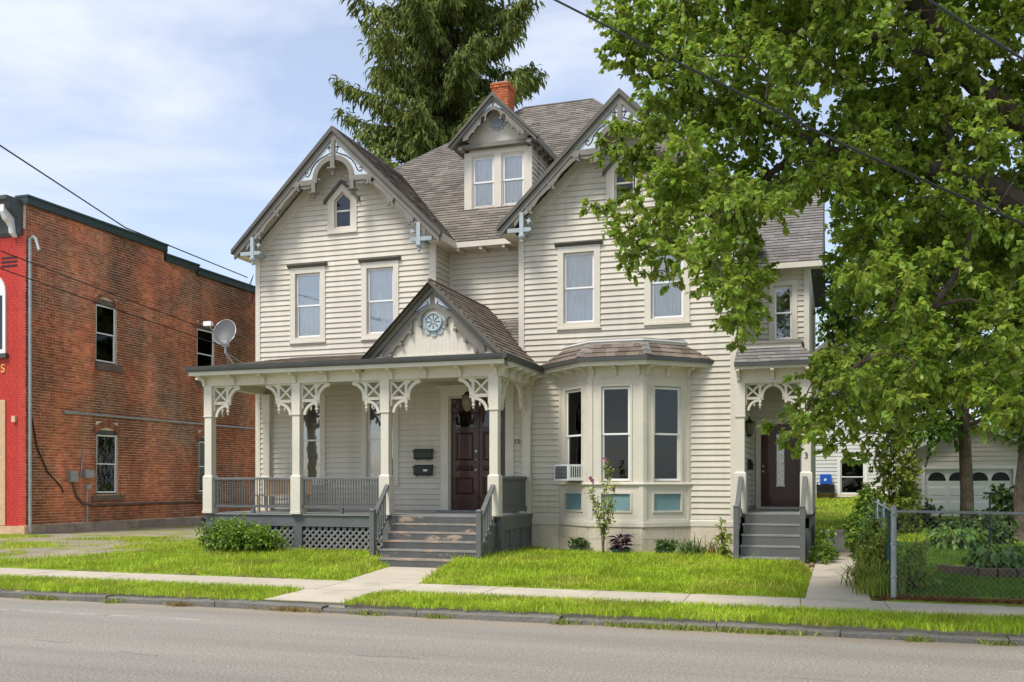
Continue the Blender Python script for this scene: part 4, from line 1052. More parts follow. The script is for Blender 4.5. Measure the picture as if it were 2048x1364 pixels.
def fret(T, parent, s=1, k=1.0):
    m = MB(T @ Matrix.Diagonal((s * k, 1, k, 1)))
    y0, y1 = -.036, .036
    m.box(0, .80, y0, y1, -.045, 0); m.box(0, .05, y0, y1, -.66, -.045)
    m.box(.40, .475, y0, y1, -.60, -.045); m.box(.05, .40, y0, y1, -.50, -.42)
    for A, B in (((.05, -.07), (.40, -.40)), ((.05, -.40), (.40, -.07))):
        dx, dz = B[0] - A[0], B[1] - A[1]; l = math.hypot(dx, dz); a, b = -dz / l * .026, dx / l * .026
        yy = .002 if A[1] < -.2 else 0
        m.plate([(A[0] + a, A[1] + b), (B[0] + a, B[1] + b), (B[0] - a, B[1] - b), (A[0] - a, A[1] - b)], y0 + .004 + yy, y1 - .004 - yy)
    m.plate(ring_poly(.86, -.42, .325, .405, math.pi * .53, math.pi * 1.03, 12), y0 + .003, y1 - .003)
    m.plate([(.475, -.045), (.58, -.045), (.475, -.15)], y0 + .006, y1 - .006)
    m.plate(ring_poly(.42, -.86, .30, .37, math.pi * .52, math.pi * .97, 12), y0 + .003, y1 - .003)
    m.lathe([(.003, -.80), (.028, -.76), (.018, -.735), (.048, -.70), (.048, -.68), (.03, -.66), (.04, -.60)], (.4375, 0, 0), 8)
    m.lathe([(.003, -.73), (.018, -.70), (.03, -.67), (.018, -.64), (.02, -.55)], (.27, 0, 0), 8)
    m.tube([(.475, 0, -.49), (.54, 0, -.49)], .03, 8)
    m.tube([(.08, y0 - .012, -.46), (.08, y1 + .012, -.46)], .022, 8); m.tube([(.4375, y0 - .012, -.46), (.4375, y1 + .012, -.46)], .022, 8)
    return m.build('fretwork_bracket', 'trim', parent)
for i, xx in enumerate(POSTS):
    if i < 3: fret(Matrix.Translation((xx + .112, PY, BZ)), bm, 1, .92)
    if i > 0: fret(Matrix.Translation((xx - .112, PY, BZ)), bm, -1, .92)
fret(frame(PX1 - .135, PY + .112, rad(90), BZ), bm, 1, .92); fret(frame(PX1 - .135, Y0 - .19, rad(90), BZ), bm, -1, .8)
fret(frame(PX0 + .12, PY + .112, rad(90), BZ), bm, 1, .92)

# porch roof: low slope on the left, carved gable over the steps
GF = 20.08
PGX, PGH, PGP = -8.68, 1.775, 6.37
pr_ = MB(); pr_.box(-15.12, -6.93, GF + .07, GF + .11, GZ, GZ + .10); pr_.box(-6.97, -6.93, GF + .11, Y0 - .03, GZ, GZ + .10); pr_.box(-15.12, -15.08, GF + .11, Y0 + .2, GZ, GZ + .10)
pr_.box(-15.10, -6.95, GF + .09, PY - .1, GZ + .0, GZ + .02); pr_.box(-7.1, -6.95, PY - .1, Y0 - .03, GZ + .0, GZ + .02); pr_.box(-15.1, -14.9, PY - .1, Y0 - .03, GZ, GZ + .02)
proof = pr_.build('porch_cornice', 'trim', house)
gt = [(0, 0), (-.075, .015), (-.09, .06), (-.10, .125), (-.085, .125), (0, .10)]
MB(Matrix.Translation((0, GF + .07, GZ + .09))).side(gt, -15.15, -6.86).build('gutter', 'gutter', proof)
MB(frame(-6.93, GF - .03, rad(90), GZ + .09)).side(gt, 0, 2.95).build('gutter', 'gutter', proof)
MB(frame(-15.12, Y0 + .1, rad(-90), GZ + .09)).side(gt, 0, 3.0).build('gutter', 'gutter', proof)
LWR = math.hypot(Y0 - GF, .56)
shingles(house, (-15.15, GF + .02, 4.615), (1, 0, 0), (0, Y0 - GF, .56), [(0, 0), (6.0, 0), (6.0, LWR), (1.4, LWR), (0, .05)], 'shingle_brown', name='porch_roof')
rl3 = math.hypot(PGH, PGP - 4.60)
pg = shingles(house, (PGX + PGH, GF + .02, 4.60), (0, 1, 0), (-PGH, 0, PGP - 4.60), [(0, 0), (2.88, 0), (2.93, .30), (2.93, .80), (3.90, .83), (3.90, rl3), (0, rl3)], 'shingle_brown', ex=.155, w=.33, indiv=True, name='porch_gable_roof')
MB().add([(PGX, GF + .02, PGP), (PGX - PGH, GF + .02, 4.6), (PGX - PGH, Y0 + .98, 4.6), (PGX, Y0 + .98, PGP)], [(0, 1, 2, 3)]).build('rear_slope', 'shingle_brown', pg)
MB().tube([(PGX, GF, PGP + .01), (PGX, Y0 + .98, PGP + .01)], .03, 6).build('ridge_cap', 'shingle_brown', pg)
MB().add([(PGX - PGH, GF + .03, 4.52), (PGX, GF + .03, PGP - .09), (PGX + PGH, GF + .03, 4.52), (PGX + PGH, PY, 4.52), (PGX, PY, PGP - .09), (PGX - PGH, PY, 4.52)], [(0, 1, 4, 5), (1, 2, 3, 4)]).build('gable_soffit', 'taupe', pg)
# little roof over the entrance, in the corner of the recess
shingles(house, (-8.6, Y0 + .02, 5.20), (1, 0, 0), (0, 1, .85), [(0, 0), (1.12, 0), (1.12, 1.29), (0, 1.29)], 'shingle', name='corner_roof')
# tympanum of vertical boards
ty = MB(); WYp = PY - .22
xx = PGX - 1.52
tym = MB().plate([(PGX - PGH + .12, 4.6), (PGX + PGH - .12, 4.6), (PGX, PGP - .16)], WYp + .012, WYp + .04).build('tympanum', 'trim', house)
while xx < PGX + 1.5:
    a, b = xx + .001, xx + .094
    za, zb = PGP - .20 - abs(a - PGX), PGP - .20 - abs(b - PGX)
    if min(za, zb) > 4.65: MB().plate([(a, 4.62), (b, 4.62), (b, zb), (a, za)], WYp - .004, WYp + .011).build('tympanum_board', 'trim', tym)
    xx += .095
MB().box(PGX - 1.6, PGX + 1.6, WYp - .06, WYp + .0, 4.60, 4.72).build('tympanum_base', 'trim', tym)
small_gable(PGX, GF + .215, PGP, PGH, PGP - 4.60, 1.0, WYp)

# ---------------------------------------------------------------- steps
def steps(name, xL, xR, y_edge, z_top, z_bot, n, run, parent, mats, newel_z, rail_top, ny, post_y, lx, rx, px_l, px_r):
    rise = (z_top - z_bot) / n
    st = MB()
    pl = [(y_edge, z_bot - .1), (y_edge, z_top - .05)]
    for k in range(1, n): pl += [(y_edge - run * (k - 1), z_top - rise * k - .035), (y_edge - run * k, z_top - rise * k - .035)]
    pl += [(y_edge - run * (n - 1), z_bot - .1)]
    s = st.side(pl, xL + .02, xL + .06).build(name, 'porch_grey', parent)
    for xx in ((xL + xR) / 2, xR - .06): MB().side(pl, xx, xx + .04).build('stringer', 'porch_grey', s)
    for k in range(1, n):
        z = z_top - rise * k; yb = y_edge - run * (k - 1)
        MB().box(xL, xR, yb - run - .03, yb, z - .033, z).build('tread', mats[0], s)
    for k in range(1, n + 1):
        yb = y_edge - run * (k - 1)
        MB().box(xL + .03, xR - .03, yb - .02, yb + .004, z_top - rise * k, z_top - rise * (k - 1) - .034).build('riser', mats[1], s)
    for nx_, pxx in ((lx, px_l), (rx, px_r)):
        m = MB(Matrix.Translation((nx_, ny, 0))); a = .055
        m.box(-a, a, -a, a, z_bot - .1, newel_z); m.box(-a - .012, a + .012, -a - .012, a + .012, newel_z, newel_z + .02)
        m.hexa([(-a, -a, newel_z + .02), (a, -a, newel_z + .02), (a, a, newel_z + .02), (-a, a, newel_z + .02), (-.03, -.03, newel_z + .05), (.03, -.03, newel_z + .05), (.03, .03, newel_z + .05), (-.03, .03, newel_z + .05)])
        m.build('newel', 'porch_grey', s)
        A = Vector((nx_, ny + .05, newel_z - .10)); B = Vector((pxx, post_y, rail_top))
        def beam_(P, Q, hw, ht, nm):
            MB().hexa([(P.x - hw, P.y, P.z - ht), (P.x + hw, P.y, P.z - ht), (Q.x + hw, Q.y, Q.z - ht), (Q.x - hw, Q.y, Q.z - ht), (P.x - hw, P.y, P.z), (P.x + hw, P.y, P.z), (Q.x + hw, Q.y, Q.z), (Q.x - hw, Q.y, Q.z)]).build(nm, 'porch_grey', s)
        beam_(A, B, .05, .06, 'handrail')
        lowo = Vector((0, 0, -.72))
        beam_(A + lowo, B + lowo, .025, .06, 'bottom_rail')
        for i in range(1, 6):
            P = A.lerp(B, i / 6)
            MB().box(P.x - .018, P.x + .018, P.y - .018, P.y + .018, P.z - .73, P.z - .05).build('baluster', 'porch_grey', s)
    return s
steps('front_steps', -9.66, -7.24, PY - .05, DZ, 0.0, 6, .28, house, ('tread', 'riser'), 1.20, 1.78, 19.33, 20.47, -9.70, -7.20, -9.90, -7.30)
MB().box(-10.05, -9.60, 20.535, 20.60, .1, DZ - .04).build('side_skirt', 'porch_grey', porch)

# ---------------------------------------------------------------- front doors
TYd = Matrix.Translation((0, Y0, 0))
d = MB(TYd)
d.box(-9.60, -9.39, -.05, .01, 1.10, 4.02); d.box(-7.851, -7.64, -.05, .01, 1.10, 4.02); d.box(-9.62, -7.62, -.052, .01, 4.02, 4.22); d.box(-9.72, -7.52, -.10, .01, 4.22, 4.29)
d.box(-9.39, -9.36, .01, .25, 1.1, 4.0); d.box(-7.88, -7.851, .01, .25, 1.1, 4.0); d.box(-9.36, -7.88, .01, .25, 3.97, 4.0)
dfr = d.build('door_frame', 'trim', house)
MB(TYd).box(-9.70, -7.60, -.16, .25, DZ + .001, 1.125).build('door_sill', 'grey_tread', dfr)
def door_leaf(x0, x1, knob):
    m = MB(TYd); y0, y1 = .10, .15; zb, zt = 1.13, 3.965; w = x1 - x0; st_ = .11
    ax0, ax1 = x0 + st_, x1 - st_; zc = 3.42; r_ = (ax1 - ax0) / 2
    # stiles and rails
    m.box(x0, ax0, y0, y1, zb, zt); m.box(ax1, x1, y0, y1, zb, zt)
    for za, zc_ in ((zb, 1.50), (1.98, 2.10), (2.26, 2.36), (3.12, 3.24)): m.box(ax0, ax1, y0 + .001, y1, za, zc_)
    N_ = 10; cx = (x0 + x1) / 2
    arc = [(cx + r_ * math.cos(t), zc + r_ * math.sin(t)) for t in [math.pi * i / N_ for i in range(N_ + 1)]]
    m.plate([(ax1, zt), (ax1, zc)] + arc[1:N_ // 2 + 1] + [(cx, zt)], y0 + .001, y1); m.plate([(ax0, zt), (cx, zt)] + arc[N_ // 2:N_] + [(ax0, zc)], y0 + .0011, y1)
    # raised panels
    for za, zb_ in ((1.50, 1.98), (2.10, 2.26), (2.36, 3.12)):
        m.box(ax0, ax1, y0 + .03, y1 - .002, za, zb_)
        m.hexa([(ax0 + .03, y0 + .03, za + .03), (ax1 - .03, y0 + .03, za + .03), (ax1 - .07, y0 + .004, za + .07), (ax0 + .07, y0 + .004, za + .07), (ax0 + .03, y0 + .03, zb_ - .03), (ax1 - .03, y0 + .03, zb_ - .03), (ax1 - .07, y0 + .004, max(zb_ - .07, za + .075)), (ax0 + .07, y0 + .004, max(zb_ - .07, za + .075))])
    m.box(x0, x1, y0 - .03, y0, 2.30, 2.34); m.box(x0, x1, y0 - .03, y0, 3.14, 3.18)
    for i in range(6): m.box(ax0 + .05 + i * .065, ax0 + .085 + i * .065, y0 - .02, y0, 2.20, 2.26)
    o = m.build('door', 'door_wood', house)
    MB(TYd).plate([(ax0, 3.24), (ax1, 3.24)] + arc, .12, .126).build('pane', 'glass_dim', o)
    if knob:
        MB(TYd).lathe([(.004, 0), (.03, .005), (.032, .02), (.02, .035), (.012, .05)], (0, 0, 0), 10)
        MB(TYd).tube([(knob, .10, 2.14), (knob, .05, 2.14)], .026, 10).build('door_knob', 'steel', o)
        MB(TYd).tube([(knob, .10, 2.62), (knob, .075, 2.62)], .032, 10).build('door_lock', 'steel', o)
        MB(TYd).tube([(knob, .085, 2.42), (knob, .075, 2.38)], .018, 8).build('door_lock', 'steel', o)
door_leaf(-9.355, -8.632, -8.68); door_leaf(-8.622, -7.885, None)
MB(TYd).box(-8.645, -8.605, .075, .10, 1.13, 3.96).build('astragal', 'door_wood', dfr)
MB(TYd).box(-9.5, -7.7, .5, .52, 1, 4.1).build('hall_backdrop', 'dark_room', dfr)
text_mesh('12', .155, Matrix.Translation((-7.555, Y0 - .04, 2.79)), 'ink', house, 'house_number')

# ================================================================ BAY WINDOW
BC = -4.868; BY = 22.1
A_, B_, C_, D_ = (BC - 1.605, Y0), (BC - .64, BY), (BC + .64, BY), (BC + 1.605, Y0)
def face_frame(p, q): return frame(p[0], p[1], math.atan2(q[1] - p[1], q[0] - p[0]))
FL = math.hypot(B_[0] - A_[0], B_[1] - A_[1])
bay = MB().slab([A_, B_, C_, D_], -.2, .80) 
bayo = bay.build('bay', 'foundation', house)
faces = [(face_frame(A_, B_), FL), (face_frame(B_, C_), 1.28), (face_frame(C_, D_), FL)]
def scale_poly(k):      # bay outline pushed out by k
    n_ = math.tan(math.atan2(Y0 - BY, 1.605 - .64) / 2)
    return [(A_[0] - k * 1.38, Y0 - .0), (B_[0] - k * n_, BY - k), (C_[0] + k * n_, BY - k), (D_[0] + k * 1.38, Y0)]
MB().slab(scale_poly(.045), .80, .90).build('skirt_board', 'trim', bayo); MB().slab(scale_poly(.025), .90, .95).build('skirt_board', 'trim', bayo)
for i, (T, L) in enumerate(faces):
    wx0, wx1 = ((.20, L - .20) if i != 1 else (.21, L - .21))
    gx0, gx1 = wx0 + .09, wx1 - .09
    wz0, wz1 = 1.84, 4.05
    m = MB(T); th = .07
    m.box(0, gx0, 0, th, .95, 4.52); m.box(gx1, L, 0, th, .95, 4.52)
    m.box(gx0, gx1, 0, th, .95, 1.17); m.box(gx0, gx1, 0, th, 1.56, wz0); m.box(gx0, gx1, 0, th, wz1, 4.52)
    fo = m.build('bay_face', 'trim', bayo)
    # raised corner boards
    MB(T).box(-.01, .095, -.022, .0, .952, 4.26).build('corner_board', 'trim', bayo); MB(T).box(L - .095, L + .01, -.021, .0, .952, 4.26).build('corner_board', 'trim', bayo)
    MB(T).side([(-.055, 1.775), (-.055, 1.80), (-.02, 1.82), (.0, 1.82), (.0, 1.75), (-.02, 1.75)], -.02, L + .02).build('sill_moulding', 'trim', bayo)
    MB(T).box(-.015, L + .015, -.028, .0, 4.24, 4.27).build('frieze_moulding', 'trim', bayo)
    # blue lower panel with frame
    pm = MB(T); pm.box(gx0 - .04, gx0, -.022, .01, 1.13, 1.60); pm.box(gx1, gx1 + .04, -.022, .01, 1.13, 1.60); pm.box(gx0, gx1, -.021, .01, 1.56, 1.60); pm.box(gx0, gx1, -.021, .01, 1.13, 1.17)
    pm.build('panel_frame', 'trim', bayo)
    MB(T).box(gx0, gx1, .02, .04, 1.17, 1.56).build('blue_panel', 'panel_blue', bayo)
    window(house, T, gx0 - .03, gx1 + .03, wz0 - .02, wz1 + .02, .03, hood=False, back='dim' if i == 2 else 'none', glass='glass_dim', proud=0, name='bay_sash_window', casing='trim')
    pm = MB(T); pm.box(gx0 - .05, gx0 + .002, -.02, .01, wz0 - .03, wz1 + .05); pm.box(gx1 - .002, gx1 + .05, -.02, .01, wz0 - .03, wz1 + .05); pm.box(gx0, gx1, -.019, .01, wz1, wz1 + .05)
    pm.build('casing', 'trim', bayo)
    nb_ = 3
    for k in range(nb_):
        u = .10 + (L - .20) * k / (nb_ - 1)
        modillion(T @ Matrix.Translation((u, .0, 4.285)), bayo, .065, .92)
# foundation blocks of the bay
for i, (T, L) in enumerate(faces):
    for a, b, z0, z1 in ((.01, L * .62, .52, .79), (L * .62 + .01, L - .01, .40, .79), (.01, L * .34, .05, .51), (L * .34 + .01, L * .62, .05, .51), (L * .62 + .01, L - .01, .05, .39)):
        MB(T).box(a, b, -.018 - random.random() * .006, .0, z0, z1).build('foundation_stone', 'foundation', bayo)
# stop light passing through the bay
MB().slab(scale_poly(-.35), .9, .92).build('bay_floor', 'dark_room', bayo); 
# bay cornice and roof
MB().slab(scale_poly(.33), 4.50, 4.60).build('bay_cornice', 'trim', bayo)
MB().slab(scale_poly(.40), 4.60, 4.685).build('gutter', 'gutter', bayo)
e0, e1 = scale_poly(.36), scale_poly(-.10)
for p, q, a, b in ((e0[0], e0[1], e1[0], e1[1]), (e0[1], e0[2], e1[1], e1[2]), (e0[2], e0[3], e1[2], e1[3])):
    P = Vector((p[0], p[1], 4.69)); Q = Vector((q[0], q[1], 4.69)); A3 = Vector((a[0], a[1], 5.06)); B3 = Vector((b[0], b[1], 5.06))
    U_ = (Q - P).normalized(); Vv = (A3 - P) - U_ * (A3 - P).dot(U_); vl = Vv.length
    shingles(bayo, P, U_, Vv, [(0, 0), ((Q - P).length, 0), ((B3 - P).dot(U_), vl), ((A3 - P).dot(U_), vl)], 'shingle_brown', ex=.20, w=.26, name='bay_roof', indiv=False) if False else None
    g_ = shingles(house, P, U_, Vv, [(0, 0), ((Q - P).length, 0), ((B3 - P).dot(U_), vl), ((A3 - P).dot(U_), vl)], 'shingle_brown', ex=.19, w=.27, name='bay_roof', indiv=True)
for i in (1, 2):
    p, q = e0[i], e1[i]
    for k in range(3):
        t0, t1 = k / 3, (k + 1) / 3 + .08
        a = Vector((p[0] + (q[0] - p[0]) * t0, p[1] + (q[1] - p[1]) * t0, 4.70 + .37 * t0 + .022)); b = Vector((p[0] + (q[0] - p[0]) * t1, p[1] + (q[1] - p[1]) * t1, 4.70 + .37 * t1 + .012))
        MB().add([(a.x - .13, a.y + .03, a.z - .012), (a.x, a.y, a.z + .01), (a.x + .13, a.y + .03, a.z - .012), (b.x + .13, b.y + .03, b.z - .012), (b.x, b.y, b.z), (b.x - .13, b.y + .03, b.z - .012)], [(0, 1, 4, 5), (1, 2, 3, 4)]).build('hip_shingle', 'shingle_grey', g_)
MB().slab(scale_poly(-.06), 5.04, 5.10).build('roof_flashing', 'trim', bayo); MB().slab(scale_poly(-.03), 5.10, 5.135).build('roof_flashing', 'white_vinyl', bayo)
MB().slab(scale_poly(-.08), 5.136, 5.16).build('flat_cap', 'shingle_grey', bayo)

# ================================================================ SIDE PORCH (number 3)
QY = 22.55; QZ = 1.13; QX0, QX1 = -2.20, -0.56
sp = MB(); sp.box(QX0, QX1, QY + .05, BWY - .03, QZ - .1, QZ - .032); sporch = sp.build('side_porch_floor', 'porch_grey', house)
yb = QY - .04
while yb < BWY - .08:
    MB().box(QX0, QX1 + .02, yb, min(yb + .13, BWY - .05), QZ - .03, QZ).build('floor_board', 'grey_tread', sporch); yb += .136
MB().box(QX1 - .04, QX1 + .0, QY + .02, BWY - .04, .80, QZ - .033).build('fascia_board', 'porch_grey', sporch)
for yy in (QY + .08, QY + 1.3, QY + 2.5, QY + 3.7): MB().box(QX1 - .12, QX1 - .002, yy - .06, yy + .06, -.1, .798).build('pier', 'porch_grey', sporch)
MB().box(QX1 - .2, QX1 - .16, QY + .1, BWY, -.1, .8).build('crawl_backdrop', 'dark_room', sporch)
QB = 4.07
post(-0.665, QY + .10, sporch, zb=QZ, top=QB); post(-2.10, QY + .10, sporch, zb=QZ, top=QB, name='pilaster')
rail(frame(-0.665, QY, rad(90)), .25, 3.8, 1.30, 2.0, 26, sporch)
qb = MB(); qb.box(QX0, QX1, QY - .0, QY + .20, QB, 4.36); qb.box(QX1 - .2, QX1, QY + .2, BWY - .03, QB, 4.36); qbo = qb.build('side_porch_beam', 'trim', house)
MB().box(QX0, QX1 - .2, QY + .2, BWY - .03, 4.28, 4.32).build('porch_ceiling', 'ceiling_boards', qbo)
MB().box(QX0, QX1 + .01, QY - .012, QY, QB, QB + .035).build('beam_moulding', 'trim', qbo)
for xx in (-2.13, -1.38, -.63): modillion(Matrix.Translation((xx, QY, QB + .05)), qbo, .07, 1.05)
fret(Matrix.Translation((-2.10 + .112, QY + .10, QB)), qbo, 1, .74); fret(Matrix.Translation((-.665 - .112, QY + .10, QB)), qbo, -1, .74)
qr = MB(); qr.box(QX0 + .0, QX1 + .22, QY - .28, BWY - .03, 4.36, 4.45); qro = qr.build('side_porch_cornice', 'trim', house)
MB().box(QX0 - .0, QX1 + .27, QY - .33, QY - .28, 4.42, 4.50).build('gutter', 'gutter', qro); MB().box(QX1 + .22, QX1 + .27, QY - .28, BWY, 4.42, 4.50).build('gutter', 'gutter', qro)
s1 = shingles(house, (QX0, QY - .31, 4.50), (1, 0, 0), (0, .75, .42), [(0, 0), (QX1 + .25 - QX0, 0), (QX1 - .25 - QX0, .86), (0, .86)], 'shingle_grey', ex=.19, w=.27, indiv=True, name='side_porch_roof')
shingles(house, (QX1 + .25, QY - .31, 4.50), (0, 1, 0), (-.50, 0, .42), [(0, 0), (4.2, 0), (4.2, .65), (.75, .65)], 'shingle_grey', ex=.19, w=.3, name='side_porch_roof')
MB().box(QX0, QX1 - .22, QY + .40, BWY, 4.90, 5.0).build('roof_flashing', 'trim', s1); MB().box(QX0, QX1 - .18, QY + .36, BWY, 5.0, 5.05).build('roof_flashing', 'taupe', s1)
MB().box(QX0, QX1 - .24, QY + .42, BWY, 5.051, 5.075).build('flat_cap', 'shingle_grey', s1)
steps('side_steps', -2.02, -0.74, QY - .04, QZ, 0.0, 5, .29, house, ('grey_tread', 'porch_grey'), 1.30, 1.98, 21.28, QY + .0, -2.06, -0.70, -2.08, -0.69)
TB = Matrix.Translation((0, BWY, 0))
d = MB(TB); d.box(-2.05, -1.93, -.05, .01, 1.15, 3.36); d.box(-.93, -.845, -.05, .01, 1.15, 3.36); d.box(-2.05, -.845, -.051, .01, 3.36, 3.50); d2 = d.build('side_door_frame', 'trim', house)
MB(TB).box(-2.05, -.85, -.2, .2, QZ + .001, 1.19).build('door_sill', 'trim', d2)
m = MB(TB); m.box(-1.925, -1.535, .05, .09, 1.2, 3.35); m.box(-1.325, -.935, .05, .09, 1.2, 3.35); m.box(-1.535, -1.325, .05, .09, 1.2, 1.72); m.box(-1.535, -1.325, .05, .09, 3.10, 3.35)
for a, b in ((-1.86, -1.60), (-1.26, -1.0)):
    for za, zb_ in ((1.28, 1.66), (1.78, 3.22)): m.box(a, b, .035, .05, za, zb_)
m.box(-1.52, -1.34, .035, .05, 1.28, 1.66)
dd = m.build('side_door', 'side_door_wood', house)
MB(TB).plate([(-1.535, 1.72), (-1.325, 1.72), (-1.325, 3.10), (-1.535, 3.10)], .066, .070).build('pane', 'glass', dd)
m = MB(TB)
m.plate(ring_poly(-1.43, 3.0, .085, .105, 0, math.pi, 14), .055, .065); m.plate(ring_poly(-1.43, 1.82, .085, .105, math.pi, 2 * math.pi, 14), .055, .065)
m.box(-1.535, -1.515, .055, .065, 1.82, 3.0); m.box(-1.345, -1.325, .055, .065, 1.82, 3.0)
for i in range(6): m.plate(ring_poly(-1.43, 1.92 + i * .2, .045, .055, 0, 2 * math.pi * .999, 14), .057, .063)
m.build('leaded_came', 'steel', dd)
MB(TB).box(-1.53, -1.33, .10, .11, 1.7, 3.12).build('door_curtain', 'dim_blind', dd)
MB(TB).tube([(-1.87, .05, 2.12), (-1.87, .0, 2.12)], .028, 10).build('door_knob', 'steel', dd); MB(TB).tube([(-1.87, .05, 2.26), (-1.87, .02, 2.26)], .03, 10).build('door_lock', 'steel', dd)
text_mesh('3', .19, Matrix.Translation((-0.665, QY + .10 - .104, 2.36)), 'ink', house, 'house_number')
flush_boards()
# ================================================================ BRICK BUILDING
XB, YB0, YB1 = -25.6, 25.55, 40.0
bb = empty('brick_building', (XB - 6, 32, 0), 'old two storey red brick building with bright red painted front edge', 'building')
TBk = frame(XB, YB0, rad(90))                      # local x = depth along the wall, y = into the wall
bwin = [(28.76, 29.86, 6.22, 8.38, 8.66), (34.66, 35.90, 6.22, 8.38, 8.66), (28.79, 29.93, 1.40, 3.62, 3.86), (34.78, 35.95, 1.40, 3.62, 3.86)]
BW = [(a - YB0, b - YB0, c_, d_, e_) for a, b, c_, d_, e_ in bwin]
def btop(u):
    y = u + YB0
    return 11.12 if y < 32.6 else (10.74 if y < 34.63 else 10.62)
opens = [(a, b, c_, e_ - .1) for a, b, c_, d_, e_ in BW]
bwall = wall('side_wall', TBk, lambda z: 0.0, lambda z: 14.45, -.3, 10.62, opens, bb, material='mortar', thick=.3)
m = MB(TBk); m.box(0, 32.6 - YB0, 0, .3, 10.62, 11.12); m.box(32.6 - YB0, 34.63 - YB0, 0.001, .3, 10.62, 10.74); m.build('parapet', 'mortar', bwall)
arches = []
ALLB = []
CH, BL = .096, .262
row = 0; z = .42
while z < 11.1:
    u = -(.5 * BL) * (row % 2); head = (row % 7 == 3)
    bl = BL * .5 if head else BL
    while u < 14.45:
        a, b = max(u, 0.005), min(u + bl - .018, 14.44)
        if b - a > .03 and btop((a + b) / 2) > z + CH:
            ok = True
            for (p, q, c_, d_, e_) in BW:
                if b > p + .01 and a < q - .01 and z + CH > c_ + .01 and z < e_ + (.20 if d_ < 5 else .0):
                    if a < p - .04: b = p - .004
                    elif b > q + .04: a = q + .004
                    else: ok = False
            if ok and b - a > .02: ALLB.append((a, b, z))
        u += bl
    z += CH; row += 1
def brick_pts(a, b, z):
    pr = random.uniform(0.006, .014) if random.random() > .04 else random.uniform(.0, .003)
    j = random.uniform(-.003, .003)
    return [(a, -pr, z + .009 + j), (b, -pr, z + .009 + j), (b, .01, z + .009 + j), (a, .01, z + .009 + j), (a, -pr, z + CH - .009 + j), (b, -pr, z + CH - .009 + j), (b, .01, z + CH - .009 + j), (a, .01, z + CH - .009 + j)]
# the bricks that show largest are single objects; the rest are one mass
sc = [px_area((b - a) * (0.95 if True else 1), 1, TBk @ Vector(((a + b) / 2, 0, z))) * (1 if .5 < z < 3.2 else .5) for a, b, z in ALLB]
order = sorted(range(len(ALLB)), key=lambda i: -sc[i])
rest = MB(TBk)
for n, i in enumerate(order):
    p = brick_pts(*ALLB[i])
    if n < 300: MB(TBk).hexa(p).build('brick', 'brick', bwall)
    else: rest.hexa(p)
rest.build('bricks', 'brick', bwall, kind='stuff')
# rough stone base
u = 0
st_ = MB(TBk).box(-.05, 14.4, -.03, .2, -.4, .36).build('stone_base', 'stone', bb)
while u < 14:
    w_ = random.uniform(.4, .9)
    for z0, z1 in ((-.25, .08), (.09, random.uniform(.36, .41))):
        MB(TBk).box(u + .01, u + w_ - .01, -.05 - random.random() * .03, 0, z0, z1).build('base_stone', 'stone', st_)
    u += w_
# windows: segmental heads, sills
for k, (a, b, c_, d_, e_) in enumerate(BW):
    low = d_ < 5
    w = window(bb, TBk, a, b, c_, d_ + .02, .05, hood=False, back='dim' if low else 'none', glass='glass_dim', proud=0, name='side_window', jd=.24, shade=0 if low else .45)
    cx = (a + b) / 2; h = e_ - d_; R_ = ((b - a) ** 2 / 4 + h * h) / (2 * h); zc = e_ - R_
    an = math.asin((b - a) / 2 / R_)
    A = [math.pi / 2 + an - 2 * an * i / 12 for i in range(13)]
    MB(TBk).plate([(cx + R_ * math.cos(t), zc + R_ * math.sin(t)) for t in A], .03, .06).build('arch_infill', 'sill_stone' if not low else 'cornice', w)
    n_ = 16; A2 = an * 1.12
    for i in range(n_):
        t0, t1 = math.pi / 2 + A2 - 2 * A2 * (i + .05) / n_, math.pi / 2 + A2 - 2 * A2 * (i + .95) / n_
        ro = R_ + (.22 if low else .12); ri = R_ + .004
        MB(TBk).plate([(cx + ri * math.cos(t0), zc + ri * math.sin(t0)), (cx + ro * math.cos(t0), zc + ro * math.sin(t0)), (cx + ro * math.cos(t1), zc + ro * math.sin(t1)), (cx + ri * math.cos(t1), zc + ri * math.sin(t1))], -.03, .02).build('arch_brick', 'arch_brick', bwall)
    if low: MB(TBk).box(a - .22, b + .25, -.09, .05, c_ - .23, c_ - .03).build('sill', 'sill_stone', w)
    else: MB(TBk).box(a - .03, b + .22, -.10, .05, c_ - .28, c_ - .01).build('sill', 'sill_stone', w)
# coping
for y0, y1, zt in ((YB0 - .05, 32.62, 11.38), (32.56, 34.65, 11.01), (34.6, 39.9, 10.89)):
    c_ = MB(TBk); c_.box(y0 - YB0, y1 - YB0, -.14, .35, zt - .30, zt - .07); c_.box(y0 - YB0 - .02, y1 - YB0 + .02, -.18, .38, zt - .07, zt); c_.build('coping', 'coping', bb)
MB(TBk).box(32.56 - YB0, 32.64 - YB0, -.10, .3, 10.72, 11.1).build('coping_drop', 'coping', bb)
